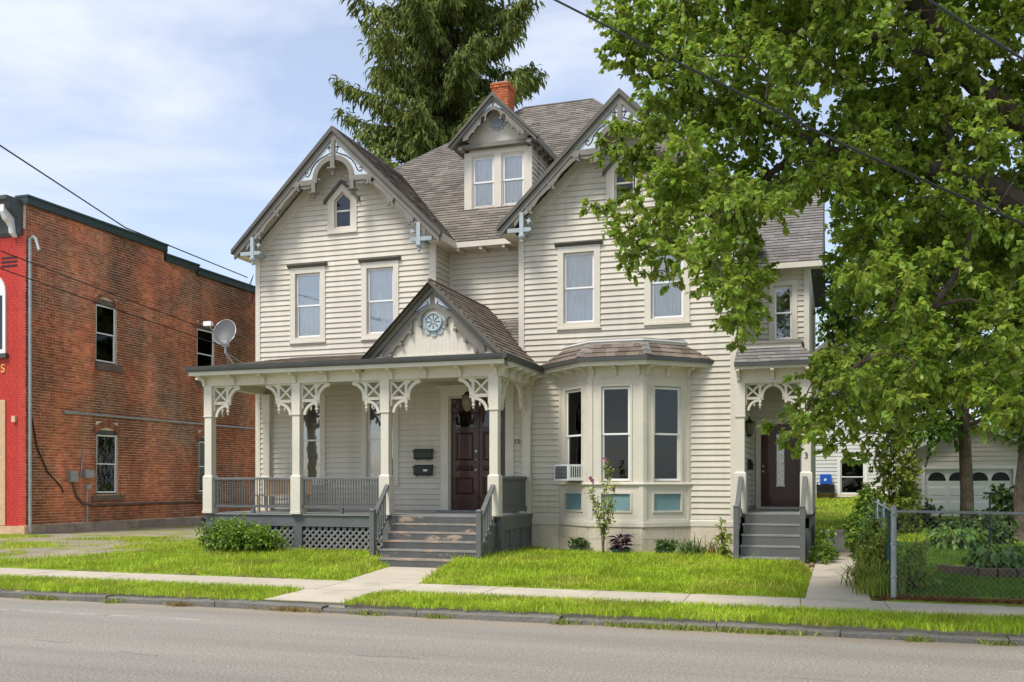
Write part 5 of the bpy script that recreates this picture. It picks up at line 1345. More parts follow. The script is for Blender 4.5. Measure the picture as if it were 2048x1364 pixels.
# red painted street front
TFr = Matrix.Translation((0, YB0, 0))
fr_ = MB(TFr).box(-38, XB - .002, 0.002, .3, .35, 10.3).build('front_wall', 'red_paint', bb)
for z in np.arange(.4, 10.2, .083):
    off = random.choice((0, .11))
    for u in np.arange(-27.1 + off, XB, .232):
        if random.random() < 1: pass
        q = min(u + .222, XB + .0)
        if q - u > .03: fr_m = MB(TFr).box(u, q, -.010, .004, z, z + .073)
        else: continue
        if 'FRB' not in globals(): FRB = MB()
        FRB.add(fr_m.v, fr_m.f)
FRB.build('painted_bricks', 'red_paint', fr_, kind='stuff')
MB(TFr).box(-26.75, XB + .08, -.12, .2, -.3, .38).build('front_plinth', 'tan_stone', bb)
MB(TFr).box(-27.6, -26.42, -.05, .02, .4, 4.6).build('shopfront_pier', 'tan_stone', bb)
m = MB(TFr); m.plate([(-27.7, 6.15), (-26.40, 6.15), (-26.40, 8.2)] + [(-27.05 + .65 * math.cos(t), 8.2 + .65 * math.sin(t)) for t in [math.pi * i / 12 for i in range(13)]] + [(-27.7, 8.2)], -.06, .01)
fw = m.build('front_window', 'white_paint', bb)
MB(TFr).box(-27.55, -26.52, -.065, -.06, 6.3, 8.1).build('pane', 'glass_dim', fw)
MB(TFr).box(-27.8, -26.30, -.14, .01, 6.0, 6.15).build('sill', 'gutter', fw)
c_ = MB(TFr)
c_.side([(-.05, 10.05), (-.12, 10.15), (-.18, 10.6), (-.55, 10.85), (-.60, 11.05), (-.70, 11.10), (-.70, 11.22), (.3, 11.22), (.3, 10.05)], -38, XB - .10)
cor = c_.build('cornice', 'cornice', bb)
for xx in (-25.98, -27.2):
    MB(TFr).side([(-.05, 10.0), (-.22, 10.1), (-.26, 10.3), (-.36, 10.42), (-.50, 10.5), (-.62, 10.72), (-.62, 10.95), (-.05, 10.95)], xx - .09, xx + .09).build('cornice_bracket', 'white_paint', cor)
MB(TFr).box(-26.1, -25.9, -.02, .0, 9.3, 9.36) if False else None
for k_ in range(3): MB(TFr).box(-26.6, -25.95, -.03, .0, 9.05 + k_ * .14, 9.10 + k_ * .14).build('vent_slot', 'ink', fr_)
text_mesh('S', .40, Matrix.Translation((-26.52, YB0 - .03, 5.52)), 'gold', bb, 'sign_letter', .02)
MB(TFr).box(-26.1, -25.95, -.10, 0, 3.85, 4.05).build('alarm_box', 'tan_stone', bb)
# roof behind the parapet
MB().box(-38, XB - .3, YB0 + .3, 39.8, 10.2, 10.4).build('roof', 'gutter', bb)
MB().box(-38, XB - .3, 39.6, 39.8, 0, 10.4).build('rear_wall', 'brick', bb)
# downspout, conduits, meters
MB(TBk).tube([(.10, -.10, 9.95), (.10, -.10, .15)], .055, 8).build('downspout', 'galv', bb)
MB(TBk).tube([(.10, -.10, 9.9), (.10, -.22, 10.02), (.02, -.42, 9.9), (-.02, -.6, 9.5)], .05, 8).build('service_head', 'galv', bb)
MB(TBk).tube([(27.18 - YB0, -.06, 4.28), (39.3 - YB0, -.06, 4.33)], .04, 8).build('conduit', 'steel', bb)
MB(TBk).tube([(27.18 - YB0, -.06, 4.28), (27.75 - YB0, -.06, 4.28)], .062, 8).build('conduit_coupling', 'steel', bb)
MB(TBk).box(27.39 - YB0, 27.74 - YB0, -.17, 0, 1.86, 2.24).build('meter_box', 'galv', bb)
MB(TBk).box(28.10 - YB0, 28.52 - YB0, -.17, 0, 2.0, 2.30).build('meter_box', 'galv', bb); MB(TBk).box(28.2 - YB0, 28.42 - YB0, -.14, 0, 1.60, 1.75).build('junction_box', 'galv', bb)
MB(TBk).tube([(28.0 - YB0, -.04, 2.05), (28.05 - YB0, -.05, 2.6), (28.18 - YB0, -.04, 3.0)], .022, 6).build('conduit', 'galv', bb)
MB(TBk).tube([(28.3 - YB0, -.04, 1.6), (28.3 - YB0, -.04, .35)], .03, 6).build('conduit', 'galv', bb)
MB(TBk).tube([(27.6 - YB0, -.04, 1.86), (27.8 - YB0, -.04, 1.35), (28.1 - YB0, -.05, 1.08), (28.5 - YB0, -.05, 1.02), (37 - YB0, -.05, 1.03)], .045, 6).build('pipe', 'sill_stone', bb)
MB(TBk).tube([(.2, -.05, 4.1), (.45, -.05, 3.0), (.9, -.05, 2.2), (1.5, -.05, 1.7), (1.62, -.05, 1.5)], .025, 6).build('cable', 'wire_black', bb)
MB(TBk).box(32.3 - YB0, 33.2 - YB0, -.035, .0, .06, .30).build('vent_hole', 'ink', st_)

# ================================================================ SMALL THINGS ON AND AROUND THE HOUSE
def mailbox(z0, label, paper):
    e = empty('mailbox', (-10.06, Y0 - .1, z0), label, 'mailbox', 'mailboxes by the front doors')
    T = Matrix.Translation((-10.06, Y0 - .032, z0))
    MB(T).side([(0, .0), (-.10, .0), (-.13, .04), (-.13, .22), (0, .27)], -.245, .245).build('body', 'metal_green', e)
    MB(T).side([(0.002, .272), (-.15, .215), (-.155, .19), (-.14, .185), (-.14, .205), (0.002, .255)], -.265, .265).build('lid', 'metal_green', e)
    for s in (-1, 1): MB(T).tube([(s * .16, -.06, .0), (s * .16, -.10, -.04), (s * .16, -.15, -.03)], .008, 5).build('hook', 'metal_green', e)
    if paper: MB(T).box(.03, .14, -.134, -.131, .10, .15).build('name_card', 'paper', e)
mailbox(2.42, 'upper dark green wall mailbox left of the front doors', False)
mailbox(2.01, 'lower dark green wall mailbox with a white name card', True)
# pendant lantern
pl = empty('pendant_lantern', (-8.5, 22.0, 4.4), 'bell shaped glass lantern hanging from the porch ceiling before the doors', 'lantern')
TT = Matrix.Translation((-8.5, 22.0, 0))
MB(TT).tube([(0, 0, 4.40), (0, 0, 4.02)], .008, 5).build('chain', 'ink', pl); MB(TT).lathe([(.07, 4.37), (.06, 4.392)], n=10).build('canopy', 'ink', pl)
MB(TT).lathe([(.05, 4.02), (.08, 3.96), (.15, 3.93)], n=14).build('cap', 'ink', pl)
MB(TT).lathe([(.03, 3.54), (.07, 3.58), (.12, 3.72), (.145, 3.93)], n=14).build('shade', 'frosted', pl, smooth=True)
# wall lantern by the side door
wlm = empty('wall_lantern', (-2.1, 24.4, 3.1), 'black wall lantern beside the dark side door', 'lantern')
TW = Matrix.Translation((-2.03, 24.2, 3.12))
MB(TW).tube([(-.18, 0, .02), (-.08, 0, .08), (0, 0, .30), (0, 0, .24)], .014, 6).build('arm', 'ink', wlm)
MB(TW).lathe([(.01, .27), (.05, .22), (.12, .16), (.125, .14)], n=6).build('roof', 'ink', wlm)
MB(TW).lathe([(.065, -.14), (.10, .14)], n=6).build('glass_body', 'frosted', wlm)
m = MB(TW)
for k in range(6):
    t = 2 * math.pi * k / 6; m.tube([(.068 * math.cos(t), .068 * math.sin(t), -.14), (.104 * math.cos(t), .104 * math.sin(t), .14)], .008, 4)
m.lathe([(.03, -.19), (.075, -.155), (.075, -.13)], n=6); m.build('cage', 'ink', wlm)
MB(frame(-2.17, 25.6, rad(90))).side([(0, 2.15), (-.10, 2.15), (-.12, 2.3), (-.06, 2.42), (0, 2.42)], -.12, .12).build('door_box', 'ink', house)
# air conditioner in the left bay window
ac = empty('air_conditioner', (-6.1, 22.4, 1.85), 'white window air conditioner in the left side of the bay', 'air conditioner')
Ta, La = faces[0]
m = MB(Ta); m.box(.47, 1.10, -.42, .06, 1.87, 2.25); m.build('casing', 'white_vinyl', ac)
MB(Ta).box(.51, 1.04, -.424, -.419, 1.91, 2.21).build('grille', 'dim_blind', ac)
for i in range(9): MB(Ta).box(.51, 1.04, -.430, -.424, 1.92 + i * .032, 1.93 + i * .032).build('grille_slat', 'galv', ac)
for i in range(5): MB(Ta).box(1.101, 1.106, -.36 + i * .06, -.33 + i * .06, 1.95, 2.20).build('side_vent', 'dim_blind', ac)
# satellite dish
sd_ = empty('satellite_dish', (-14.6, 21.6, 4.75), 'grey satellite dish standing on the left end of the porch roof', 'satellite dish')
dc = aY(449, 664, 21.4); base = aY(470, 733, 21.6)
nrm = Vector((.18, -.92, .35)).normalized(); ax1_ = nrm.cross(Vector((0, 0, 1))).normalized(); ax2_ = ax1_.cross(nrm)
m = MB(); rings = 6; nn = 24; vv = []
for i in range(rings + 1):
    for k in range(nn):
        t = 2 * math.pi * k / nn; q = i / rings
        vv.append(tuple(dc + ax1_ * (.30 * q * math.cos(t)) + ax2_ * (.36 * q * math.sin(t)) - nrm * (.07 * (1 - q * q))))
m.add(vv, [(i * nn + k, i * nn + (k + 1) % nn, (i + 1) * nn + (k + 1) % nn, (i + 1) * nn + k) for i in range(rings) for k in range(nn)])
m.build('reflector', 'dish_grey', sd_, smooth=True)
m = MB(); m.tube([tuple(dc + ax1_ * (.30 * math.cos(t)) + ax2_ * (.36 * math.sin(t))) for t in [2 * math.pi * k / 24 for k in range(25)]], .009, 5); m.build('rim', 'steel', sd_)
low = dc - ax2_ * .36 * (1 if ax2_.z > 0 else -1)
MB().tube([low, low + nrm * .25 + Vector((0, 0, -.02)), low + nrm * .62 + Vector((-.12, 0, .22))], .016, 6).build('feed_arm', 'steel', sd_)
tipf = low + nrm * .62 + Vector((-.12, 0, .22))
MB().box(tipf.x - .12, tipf.x + .10, tipf.y - .05, tipf.y + .05, tipf.z - .05, tipf.z + .06).build('receiver', 'white_vinyl', sd_)
mj = low + Vector((.02, .1, .02))
MB().box(mj.x - .08, mj.x + .08, mj.y - .05, mj.y + .05, mj.z - .06, mj.z + .09).build('clamp', 'steel', sd_)
MB().tube([mj, mj + Vector((.0, 0, -.22)), Vector((base.x, base.y, 4.78)) + Vector((-.05, 0, .12)), Vector((base.x + .08, base.y, 4.72))], .028, 8).build('mast', 'steel', sd_)
for q in (-.35, .3): MB().tube([mj + Vector((0, 0, -.2)), Vector((base.x + q, base.y + .3, 4.78))], .008, 5).build('strut', 'steel', sd_)

# overhead wires
def wire(pts, r, label, sag=0.0, group=None):
    P = [Vector(p) for p in pts]; out = []
    for a, b in zip(P[:-1], P[1:]):
        for i in range(10):
            t = i / 10; q = a.lerp(b, t); q.z -= sag * 4 * t * (1 - t); out.append(q)
    out.append(P[-1])
    o = MB().tube(out, r, 5).build('overhead_wire', 'wire_black')
    return tag(o, label, 'wire', group)
hk = Vector((-15.08, 22.6, 7.35))
wire([aD(-260, 118, 13), aD(0, 291, 15.5), aD(250, 455, 20.5), hk], .014, 'twisted service cable sloping from upper left to the house corner', .0)
for k_, (p, q, r_) in enumerate([((-60, 478), (440, 668), 'upper of two thin cables crossing the brick wall'), ((-60, 515), (440, 690), 'lower of two thin cables crossing the brick wall')]):
    wire([aD(*p, 22), aD(*q, 31)], .014, r_, .02)
wire([aD(1075, -18, 11.0), aD(1400, 147, 10.2), aD(1720, 305, 9.6), aD(2120, 480, 9.2)], .013, 'black overhead cable running diagonally before the street tree', .0)
wire([aD(1820, -25, 9.0), aD(1930, 47, 8.8), aD(2110, 158, 8.5)], .013, 'short black overhead cable at upper right corner', .0)
# cable drops on the house corner
m = empty('cable_bundle', (-15.1, 22.9, 6.6), 'tangle of grey cables hanging at left upper corner of the house', 'cables')
for k in range(3):
    o = random.uniform(-.1, .1)
    MB().tube([(-15.10, 22.93, 7.5), (-15.14 - .03 * k, 22.85, 7.2 + o), (-15.20 - .04 * k, 22.8, 6.85 + o), (-15.18, 22.85, 6.62 - .03 * k), (-15.12, 22.9, 6.75 + .05 * k), (-15.10, 22.95, 7.0 + .1 * k)], .006, 5).build('cable', 'wire_black', m)

# litter
tag(MB().add([(0, 0, 0), (.16, .02, .03), (.2, .10, .0), (.05, .12, .05), (-.03, .05, .02), (.1, .06, .07)], [(0, 1, 5), (1, 2, 5), (2, 3, 5), (3, 4, 5), (4, 0, 5)]).build('litter', 'paper'), 'crumpled white paper scrap in the gutter below the front walk', 'litter')
bpy.data.objects['litter'].location = aZ(606, 1219, -.135)
rk = MB().lathe([(.02, 0), (.10, .02), (.12, .07), (.07, .11), (.01, .12)], n=8).build('rock', 'tan_stone', smooth=True); rk.location = aZ(40, 1194, -.145); tag(rk, 'small tan rock lying in the gutter at far left', 'rock')
# black bin by the porch
bn = empty('rubbish_bin', (-16.35, 22.8, 0), 'black plastic bin half hidden behind the left porch corner', 'bin')
TT = Matrix.Translation((-16.35, 22.8, hz(-16.35, 22.8)))
MB(TT).lathe([(.20, 0), (.27, .62), (.25, .62), (.18, .05)], n=16).build('body', 'black_plastic', bn, smooth=False)
MB(TT).lathe([(.29, .62), (.30, .66), (.27, .70), (.05, .72)], n=16).build('lid', 'black_plastic', bn)
# porch furniture seen between the balusters
pc = empty('porch_bench', (-13.6, 22.0, DZ), 'low pale bench standing on the porch behind the left railing', 'bench')
TT = Matrix.Translation((-13.6, 22.0, DZ))
MB(TT).box(-.7, .7, -.22, .22, .40, .45).build('seat', 'tan_stone', pc); MB(TT).box(-.7, .7, .20, .24, .45, .84).build('backrest', 'tan_stone', pc)
for sx in (-.62, .62):
    for sy in (-.18, .18): MB(TT).box(sx - .03, sx + .03, sy - .03, sy + .03, 0, .40).build('leg', 'tan_stone', pc)
# ================================================================ RIGHT-HAND NEIGHBOURS
ga = empty('garage', (4.4, 40, .3), 'pale beige clapboard garage with white panelled door behind the trees', 'garage')
GYp = 38.0; gx0_, gx1_, gxc = 2.50, 6.60, 4.55
gb = wall('front_wall', Matrix.Translation((0, GYp, 0)), lambda z: max(gx0_, gxc - (3.95 - z) / .46 if z > 2.9 else gx0_), lambda z: min(gx1_, gxc + (3.95 - z) / .46 if z > 2.9 else gx1_), 0, 3.9, [(2.98, 5.84, .2, 2.32)], ga, (3.02,), material='garage_siding')
z = .3
while z < 3.8:
    hwid = min(2.05, (3.95 - z - .17) / .46)
    segs = [(gxc - hwid, gxc + hwid)] if z > 2.3 else [(gxc - hwid, 2.86), (5.96, gxc + hwid)]
    for a, b in segs:
        if b - a > .05: MB(Matrix.Translation((0, GYp, 0))).hexa([(a, -.03, z), (b, -.03, z), (b, .01, z), (a, .01, z), (a, -.008, z + .16), (b, -.008, z + .16), (b, .01, z + .16), (a, .01, z + .16)]).build('clapboard', 'garage_siding', gb)
    z += .165
m = MB(Matrix.Translation((0, GYp, 0))); m.box(2.86, 2.98, -.05, .02, .2, 2.44); m.box(5.84, 5.96, -.05, .02, .2, 2.44); m.box(2.98, 5.84, -.051, .02, 2.32, 2.44); m.box(gx0_ - .02, gx0_ + .12, -.045, .02, .2, 2.95)
m.build('door_trim', 'white_paint', ga)
gd = MB(Matrix.Translation((0, GYp, 0))).box(2.98, 5.84, .08, .12, .2, 2.32).build('garage_door', 'white_paint', ga)
for r_ in range(4):
    MB(Matrix.Translation((0, GYp, 0))).box(2.985, 5.835, .05, .08, .215 + r_ * .526, .215 + r_ * .526 + .514).build('door_section', 'white_paint', gd)
    for c_ in range(4):
        a = 3.09 + c_ * .69
        if r_ < 3: MB(Matrix.Translation((0, GYp, 0))).hexa([(a, .052, .30 + r_ * .526), (a + .58, .052, .30 + r_ * .526), (a + .53, .035, .34 + r_ * .526), (a + .05, .035, .34 + r_ * .526), (a, .052, .64 + r_ * .526), (a + .58, .052, .64 + r_ * .526), (a + .53, .035, .60 + r_ * .526), (a + .05, .035, .60 + r_ * .526)]).build('door_panel', 'white_paint', gd)
        else: MB(Matrix.Translation((0, GYp, 0))).plate([(a, 1.90), (a + .58, 1.90), (a + .58, 2.0)] + [(a + .29 + .27 * math.cos(t), 2.0 + .20 * math.sin(t)) for t in [math.pi * i / 10 for i in range(11)]] + [(a, 2.0)], .040, .048).build('arched_pane', 'ink', gd)
MB().box(gx0_, gx0_ + .1, GYp + .1, 44, 0, 2.95).build('side_wall', 'garage_siding', ga)
for s in (-1, 1):
    MB().hexa([(gxc, GYp - .3, 3.95), (gxc + s * 2.4, GYp - .3, 3.95 - .46 * 2.4), (gxc + s * 2.4, 44, 3.95 - .46 * 2.4), (gxc, 44, 3.95), (gxc, GYp - .3, 4.07), (gxc + s * 2.4, GYp - .3, 4.07 - .46 * 2.4), (gxc + s * 2.4, 44, 4.07 - .46 * 2.4), (gxc, 44, 4.07)]).build('roof_slope', 'shingle_grey', ga)
    MB().hexa([(gxc, GYp - .34, 3.90), (gxc + s * 2.42, GYp - .34, 3.90 - .46 * 2.42), (gxc + s * 2.42, GYp - .30, 3.90 - .46 * 2.42), (gxc, GYp - .30, 3.90), (gxc, GYp - .34, 4.08), (gxc + s * 2.42, GYp - .34, 4.08 - .46 * 2.42), (gxc + s * 2.42, GYp - .30, 4.08 - .46 * 2.42), (gxc, GYp - .30, 4.08)]).build('rake_board', 'white_paint', ga)

wh = empty('white_house', (1, 50, 1.1), 'white clapboard house far behind at the end of the path', 'house')
WY = 47.0
ww_ = wall('front_wall', Matrix.Translation((0, WY, 0)), lambda z: -2.5, lambda z: 4.8, .6, 6.6, [(0.85 - .72, 1.85 - .72, 1.35, 2.85)], wh, material='white_siding')
z = 1.35
while z < 6.5:
    for a, b in ([(-2.5, .05), (1.2, 4.8)] if z < 2.9 else [(-2.5, 4.8)]):
        MB(Matrix.Translation((0, WY, 0))).hexa([(a, -.03, z), (b, -.03, z), (b, .01, z), (a, .01, z), (a, -.008, z + .165), (b, -.008, z + .165), (b, .01, z + .165), (a, .01, z + .165)]).build('clapboard', 'white_siding', ww_)
    z += .17
window(wh, Matrix.Translation((0, WY, 0)), -.02, 1.28, 1.20, 3.0, .13, hood=False, back='none', glass='glass_dim', casing='white_paint')
MB(Matrix.Translation((0, WY, 0))).box(-2.52, 4.82, -.05, .1, .5, 1.30).build('foundation', 'tan_stone', wh)
MB().plate([(-3, 6.4), (5.4, 6.4), (1.2, 9.6)], WY - .4, 56).build('roof', 'shingle_grey', wh)
b = aY(1651, 958, WY - .3)
bp = empty('blue_box', (b.x, WY - .3, b.z), 'small bright blue box on a dark rack against the far white house', 'box')
MB().box(b.x - .24, b.x + .24, WY - .28, WY - .05, b.z - .22, b.z + .22).build('box', 'blue_plastic', bp); MB().box(b.x - .06, b.x + .04, WY - .286, WY - .281, b.z - .08, b.z + .02).build('label_plate', 'paper', bp)
for i in range(4): MB().box(b.x - .40, b.x + .38, WY - .34, WY - .05, b.z - .62 + i * .1, b.z - .56 + i * .1).build('rack_slat', 'black_plastic', bp)
for q in (-.38, .33): MB().box(b.x + q, b.x + q + .05, WY - .33, WY - .06, 1.0, b.z - .2).build('rack_leg', 'black_plastic', bp)

# ================================================================ CHAIN LINK FENCE
fe = empty('chain_link_fence', (2, 16.15, 0), 'galvanised chain link fence along the side path and sidewalk', 'fence')
FX, FY, FT = 0.82, 16.15, 1.40
def fpost(x, y, r=.035, h=FT + .04):
    z = hz(x, y); MB().tube([(x, y, z - .1), (x, y, h - .02), (x, y, h + .02)], [r, r, r * .8], 10).build('fence_post', 'galv', fe)
    for zz in (.35, .85, 1.3): MB().lathe([(r + .004, 0), (r + .012, .01), (r + .004, .025)], (x, y, zz), 10).build('tie_band', 'steel', fe)
fpost(FX, FY, .042)
for x in (3.6, 6.4): fpost(x, FY + .0, .03)
for y in (19.2, 22.2, 25.2, 28.2): fpost(FX, y, .03)
MB().tube([(FX, FY, FT - .03), (3.6, FY, FT - .06), (6.4, FY, FT - .08)], .022, 8).build('top_rail', 'galv', fe)
MB().tube([(FX, FY, FT - .03), (FX, 28.2, FT - .03)], .022, 8).build('top_rail', 'galv', fe)
def mesh_wires(T, L, z0, z1, material, st=.062):
    m = MB(T); H_ = z1 - z0
    for sg in (1, -1):
        a = -H_
        while a < L:
            t0, t1 = max(0, -a / H_), min(1, (L - a) / H_)
            if t1 - t0 > .02:
                p = (a + H_ * t0, .004 * sg, z0 + H_ * t0); q = (a + H_ * t1, .004 * sg, z0 + H_ * t1)
                if sg < 0: p = (p[0], p[1], z0 + z1 - p[2]); q = (q[0], q[1], z0 + z1 - q[2])
                m.tube([p, q], .0022, 3)
            a += st * 1.4142
    return m.build('mesh', material, fe, kind='stuff')
mesh_wires(frame(FX, FY, 0), 5.6, .06, FT - .02, 'wire_mesh')
mesh_wires(frame(FX, FY, rad(90)), 12.0, .06, FT - .02, 'wire_green')
# privacy slats woven in the side run
for i in range(90):
    y = FY + .1 + i * .13
    MB().box(FX - .003, FX + .003, y, y + .07, .1, FT - .06).build('privacy_slat', 'wire_green', fe) if i < 40 else None

# ================================================================ PLANTS
def leaves(B, D, size, width, fold=0.25, droop=0.25, rnd=None):
    """B (n,3) base points, D (n,3) unit directions -> vertices and triangles; each leaf is a bent oval of four triangles"""
    n = len(B)
    up = np.tile(np.array([0, 0, 1.0]), (n, 1)) + RNG.normal(0, .45, (n, 3))
    S = np.cross(D, up); S /= np.linalg.norm(S, axis=1)[:, None] + 1e-9
    N_ = np.cross(S, D)
    s = (size * RNG.uniform(.7, 1.25, n))[:, None]; w = s * width
    dn = np.array([0, 0, -1.0])
    a = B + D * s * .26 + N_ * s * .05; b = B + D * s * .62 + N_ * s * .02 + dn * s * droop * .12
    tip = B + D * s - N_ * s * droop * .45 + dn * s * droop * .35
    tw = N_ * w * .22 * RNG.choice([-1, 1], (n, 1))
    V = np.stack([B, a + S * w * .40 + tw, a - S * w * .40, b + S * w * .46, b - S * w * .46 + tw, tip], 1).reshape(-1, 3)
    k = np.arange(n)[:, None] * 6
    T = np.concatenate([k + [0, 2, 1], k + [1, 2, 4], k + [1, 4, 3], k + [3, 4, 5]], 1).reshape(-1, 3)
    r = np.repeat(RNG.random(n) if rnd is None else rnd, 4)
    return V, T, r
def unit(a): return a / (np.linalg.norm(a, axis=-1)[..., None] + 1e-9)
def sprays(clumps, ntwig, nleaf, lsize, lwidth=.6, droop=.35, spread=1.0, down=.35, tl=.8):
    """leafy twigs radiating through each clump (C, R)"""
    VV, TT_, RR, segs, o = [], [], [], [], 0
    for C, R in clumps:
        C = np.array(C); k = max(3, int(ntwig * min(1.6, (R / .5) ** 2)))
        d = unit(RNG.normal(0, 1, (k, 3)) * np.array([1, 1, .75]) + np.array([0, 0, .15]))
        st = C + d * R * RNG.uniform(0, .45, (k, 1)) * spread
        ln = R * RNG.uniform(.45, tl, (k, 1))
        t = np.linspace(.12, 1, nleaf)[None, :, None]
        P = st[:, None] + d[:, None] * ln[:, None] * t + np.array([0, 0, -1.0]) * (ln[:, None] * t) ** 2 * droop
        segs.append((st, st + d * ln * .9))
        tang = unit(d[:, None] * 1.0 + RNG.normal(0, .75, (k, nleaf, 3)) + np.array([0, 0, -down]))
        V, T, r = leaves(P.reshape(-1, 3), tang.reshape(-1, 3), lsize, lwidth, rnd=None)
        VV.append(V); TT_.append(T + o); RR.append(r); o += len(V)
    return np.concatenate(VV), np.concatenate(TT_), np.concatenate(RR), segs
def inside(poly, x, y):
    c = False; n = len(poly)
    for i in range(n):
        x1, y1 = poly[i]; x2, y2 = poly[(i + 1) % n]
        if (y1 > y) != (y2 > y) and x < (x2 - x1) * (y - y1) / (y2 - y1) + x1: c = not c
    return c
def skeleton(m, nodes, targets, r0=.035, jitter=.12, rmin=.008):
    """join each target to the nearest branch node with a bent twig"""
    pts = [np.array(p, float) for p, r in nodes]; rad_ = [r for p, r in nodes]
    A = np.array(pts); order = sorted(range(len(targets)), key=lambda i: np.min(np.linalg.norm(A - np.array(targets[i]), axis=1)))
    for i in order:
        t = np.array(targets[i], float); A = np.array(pts)
        dd = np.linalg.norm(A - t, axis=1) + np.where(A[:, 2] > t[2] + .6, .4, 0)
        j = int(np.argmin(dd)); p = A[j]; L = np.linalg.norm(t - p)
        if L < .02: continue
        ra = min(rad_[j] * .75, r0 + .012 * L)
        n = max(3, int(L / .35)); path_ = []
        for k in range(n + 1):
            q = p + (t - p) * k / n
            if 0 < k < n: q = q + RNG.normal(0, jitter * min(L, 1) * .35, 3) + np.array([0, 0, .12 * L * math.sin(math.pi * k / n)])
            path_.append(q)
        rr = [max(rmin, ra * (1 - .75 * k / n)) for k in range(n + 1)]
        m.tube(path_, rr, 5)
        for q, r in zip(path_[1:], rr[1:]): pts.append(q); rad_.append(r)

# ---- street tree whose trunk stands right of the frame
stree = empty('street_tree', (3.35, 13.85, 0), 'big broad leaved street tree filling the upper right before the house', 'tree')
crown_px = [(1190, 70), (1205, -40), (1290, -330), (1600, -560), (2100, -620), (2480, -420), (2620, 100), (2560, 560), (2350, 780), (2060, 880), (1985, 850), (1900, 885), (1850, 850), (1790, 905), (1745, 850), (1700, 880), (1662, 935), (1640, 930), (1630, 885), (1602, 885), (1600, 930), (1585, 925), (1555, 880), (1505, 856), (1530, 832), (1572, 800), (1592, 735), (1645, 700), (1668, 640), (1660, 520), (1655, 430), (1600, 425), (1565, 440), (1560, 510), (1535, 560), (1540, 610), (1515, 660), (1495, 715), (1462, 722), (1445, 665), (1405, 590), (1345, 592), (1292, 560), (1250, 540), (1225, 495), (1200, 440), (1158, 412), (1205, 395), (1238, 380), (1235, 345), (1198, 312), (1192, 272), (1252, 240), (1275, 195), (1245, 160), (1205, 140)]
cl, cpts = [], []
tries = 0
while len(cl) < 760 and tries < 90000:
    tries += 1
    px_, py_ = RNG.uniform(1150, 2600), RNG.uniform(-600, 940)
    r_ = RNG.uniform(38, 62)
    if px_ > 2120 or py_ < -60: r_ *= 1.5
    if not inside(crown_px, px_, py_): continue
    if not all(inside(crown_px, px_ + r_ * .62 * math.cos(a), py_ + r_ * .62 * math.sin(a)) for a in np.arange(0, 6.28, .785)): continue
    dep = 12.5 + RNG.normal(0, 1.0) - (.5 if py_ > 650 else 0)
    dep = min(max(dep, 10.4), 15.5)
    if px_ < 1330: dep = min(max(dep, 12.2), 13.8)
    if px_ > 2120 or py_ < -60:
        if RNG.random() < .62: continue
    near = [c for c in cpts if abs(c[0] - px_) < 30 and abs(c[1] - py_) < 30]
    if len(near) > 4: continue
    cpts.append((px_, py_)); cl.append((tuple(aD(px_, py_, dep)), r_ * dep / F * 1.12))
for px_, py_, r_ in [(1180, 414, 18), (1200, 416, 22), (1222, 80, 30), (1212, 118, 22), (1215, 290, 26), (1235, 262, 22), (1225, 280, 28), (1250, 300, 32), (1280, 275, 30), (1212, 312, 20), (1265, 330, 28), (1300, 310, 32), (1220, 420, 20), (1240, 440, 26), (1265, 470, 28), (1290, 430, 30), (1280, 500, 26), (1265, 390, 24), (1330, 520, 28), (1240, 60, 30), (1265, 120, 28), (1250, 90, 28), (1475, 690, 22), (1470, 650, 25), (1480, 610, 26), (1490, 560, 28), (1495, 510, 28), (1490, 465, 28), (1522, 853, 15), (1545, 862, 20), (1590, 850, 28), (1610, 800, 32), (1655, 880, 26), (1655, 800, 34), (1585, 890, 22), (1590, 912, 16), (1630, 760, 30), (1660, 730, 32), (1618, 835, 26), (1580, 830, 22), (1680, 850, 30), (1700, 780, 36), (1720, 830, 30), (1800, 885, 20), (1660, 905, 24), (1690, 888, 28), (1720, 878, 28), (1752, 868, 28), (1695, 915, 18), (1780, 888, 22), (1735, 905, 18), (1250, 520, 18), (1300, 545, 20), (1230, 20, 28), (1280, -10, 30), (1340, 565, 22)]:
    cl.append((tuple(aD(px_, py_, 12.6)), r_ * 12.6 / F * 1.15))
V, T, R_, segs = sprays(cl, 27, 13, .088, .66, droop=.5, down=.55)
np_mesh('crown', V, T, R_, 'leaf', stree)
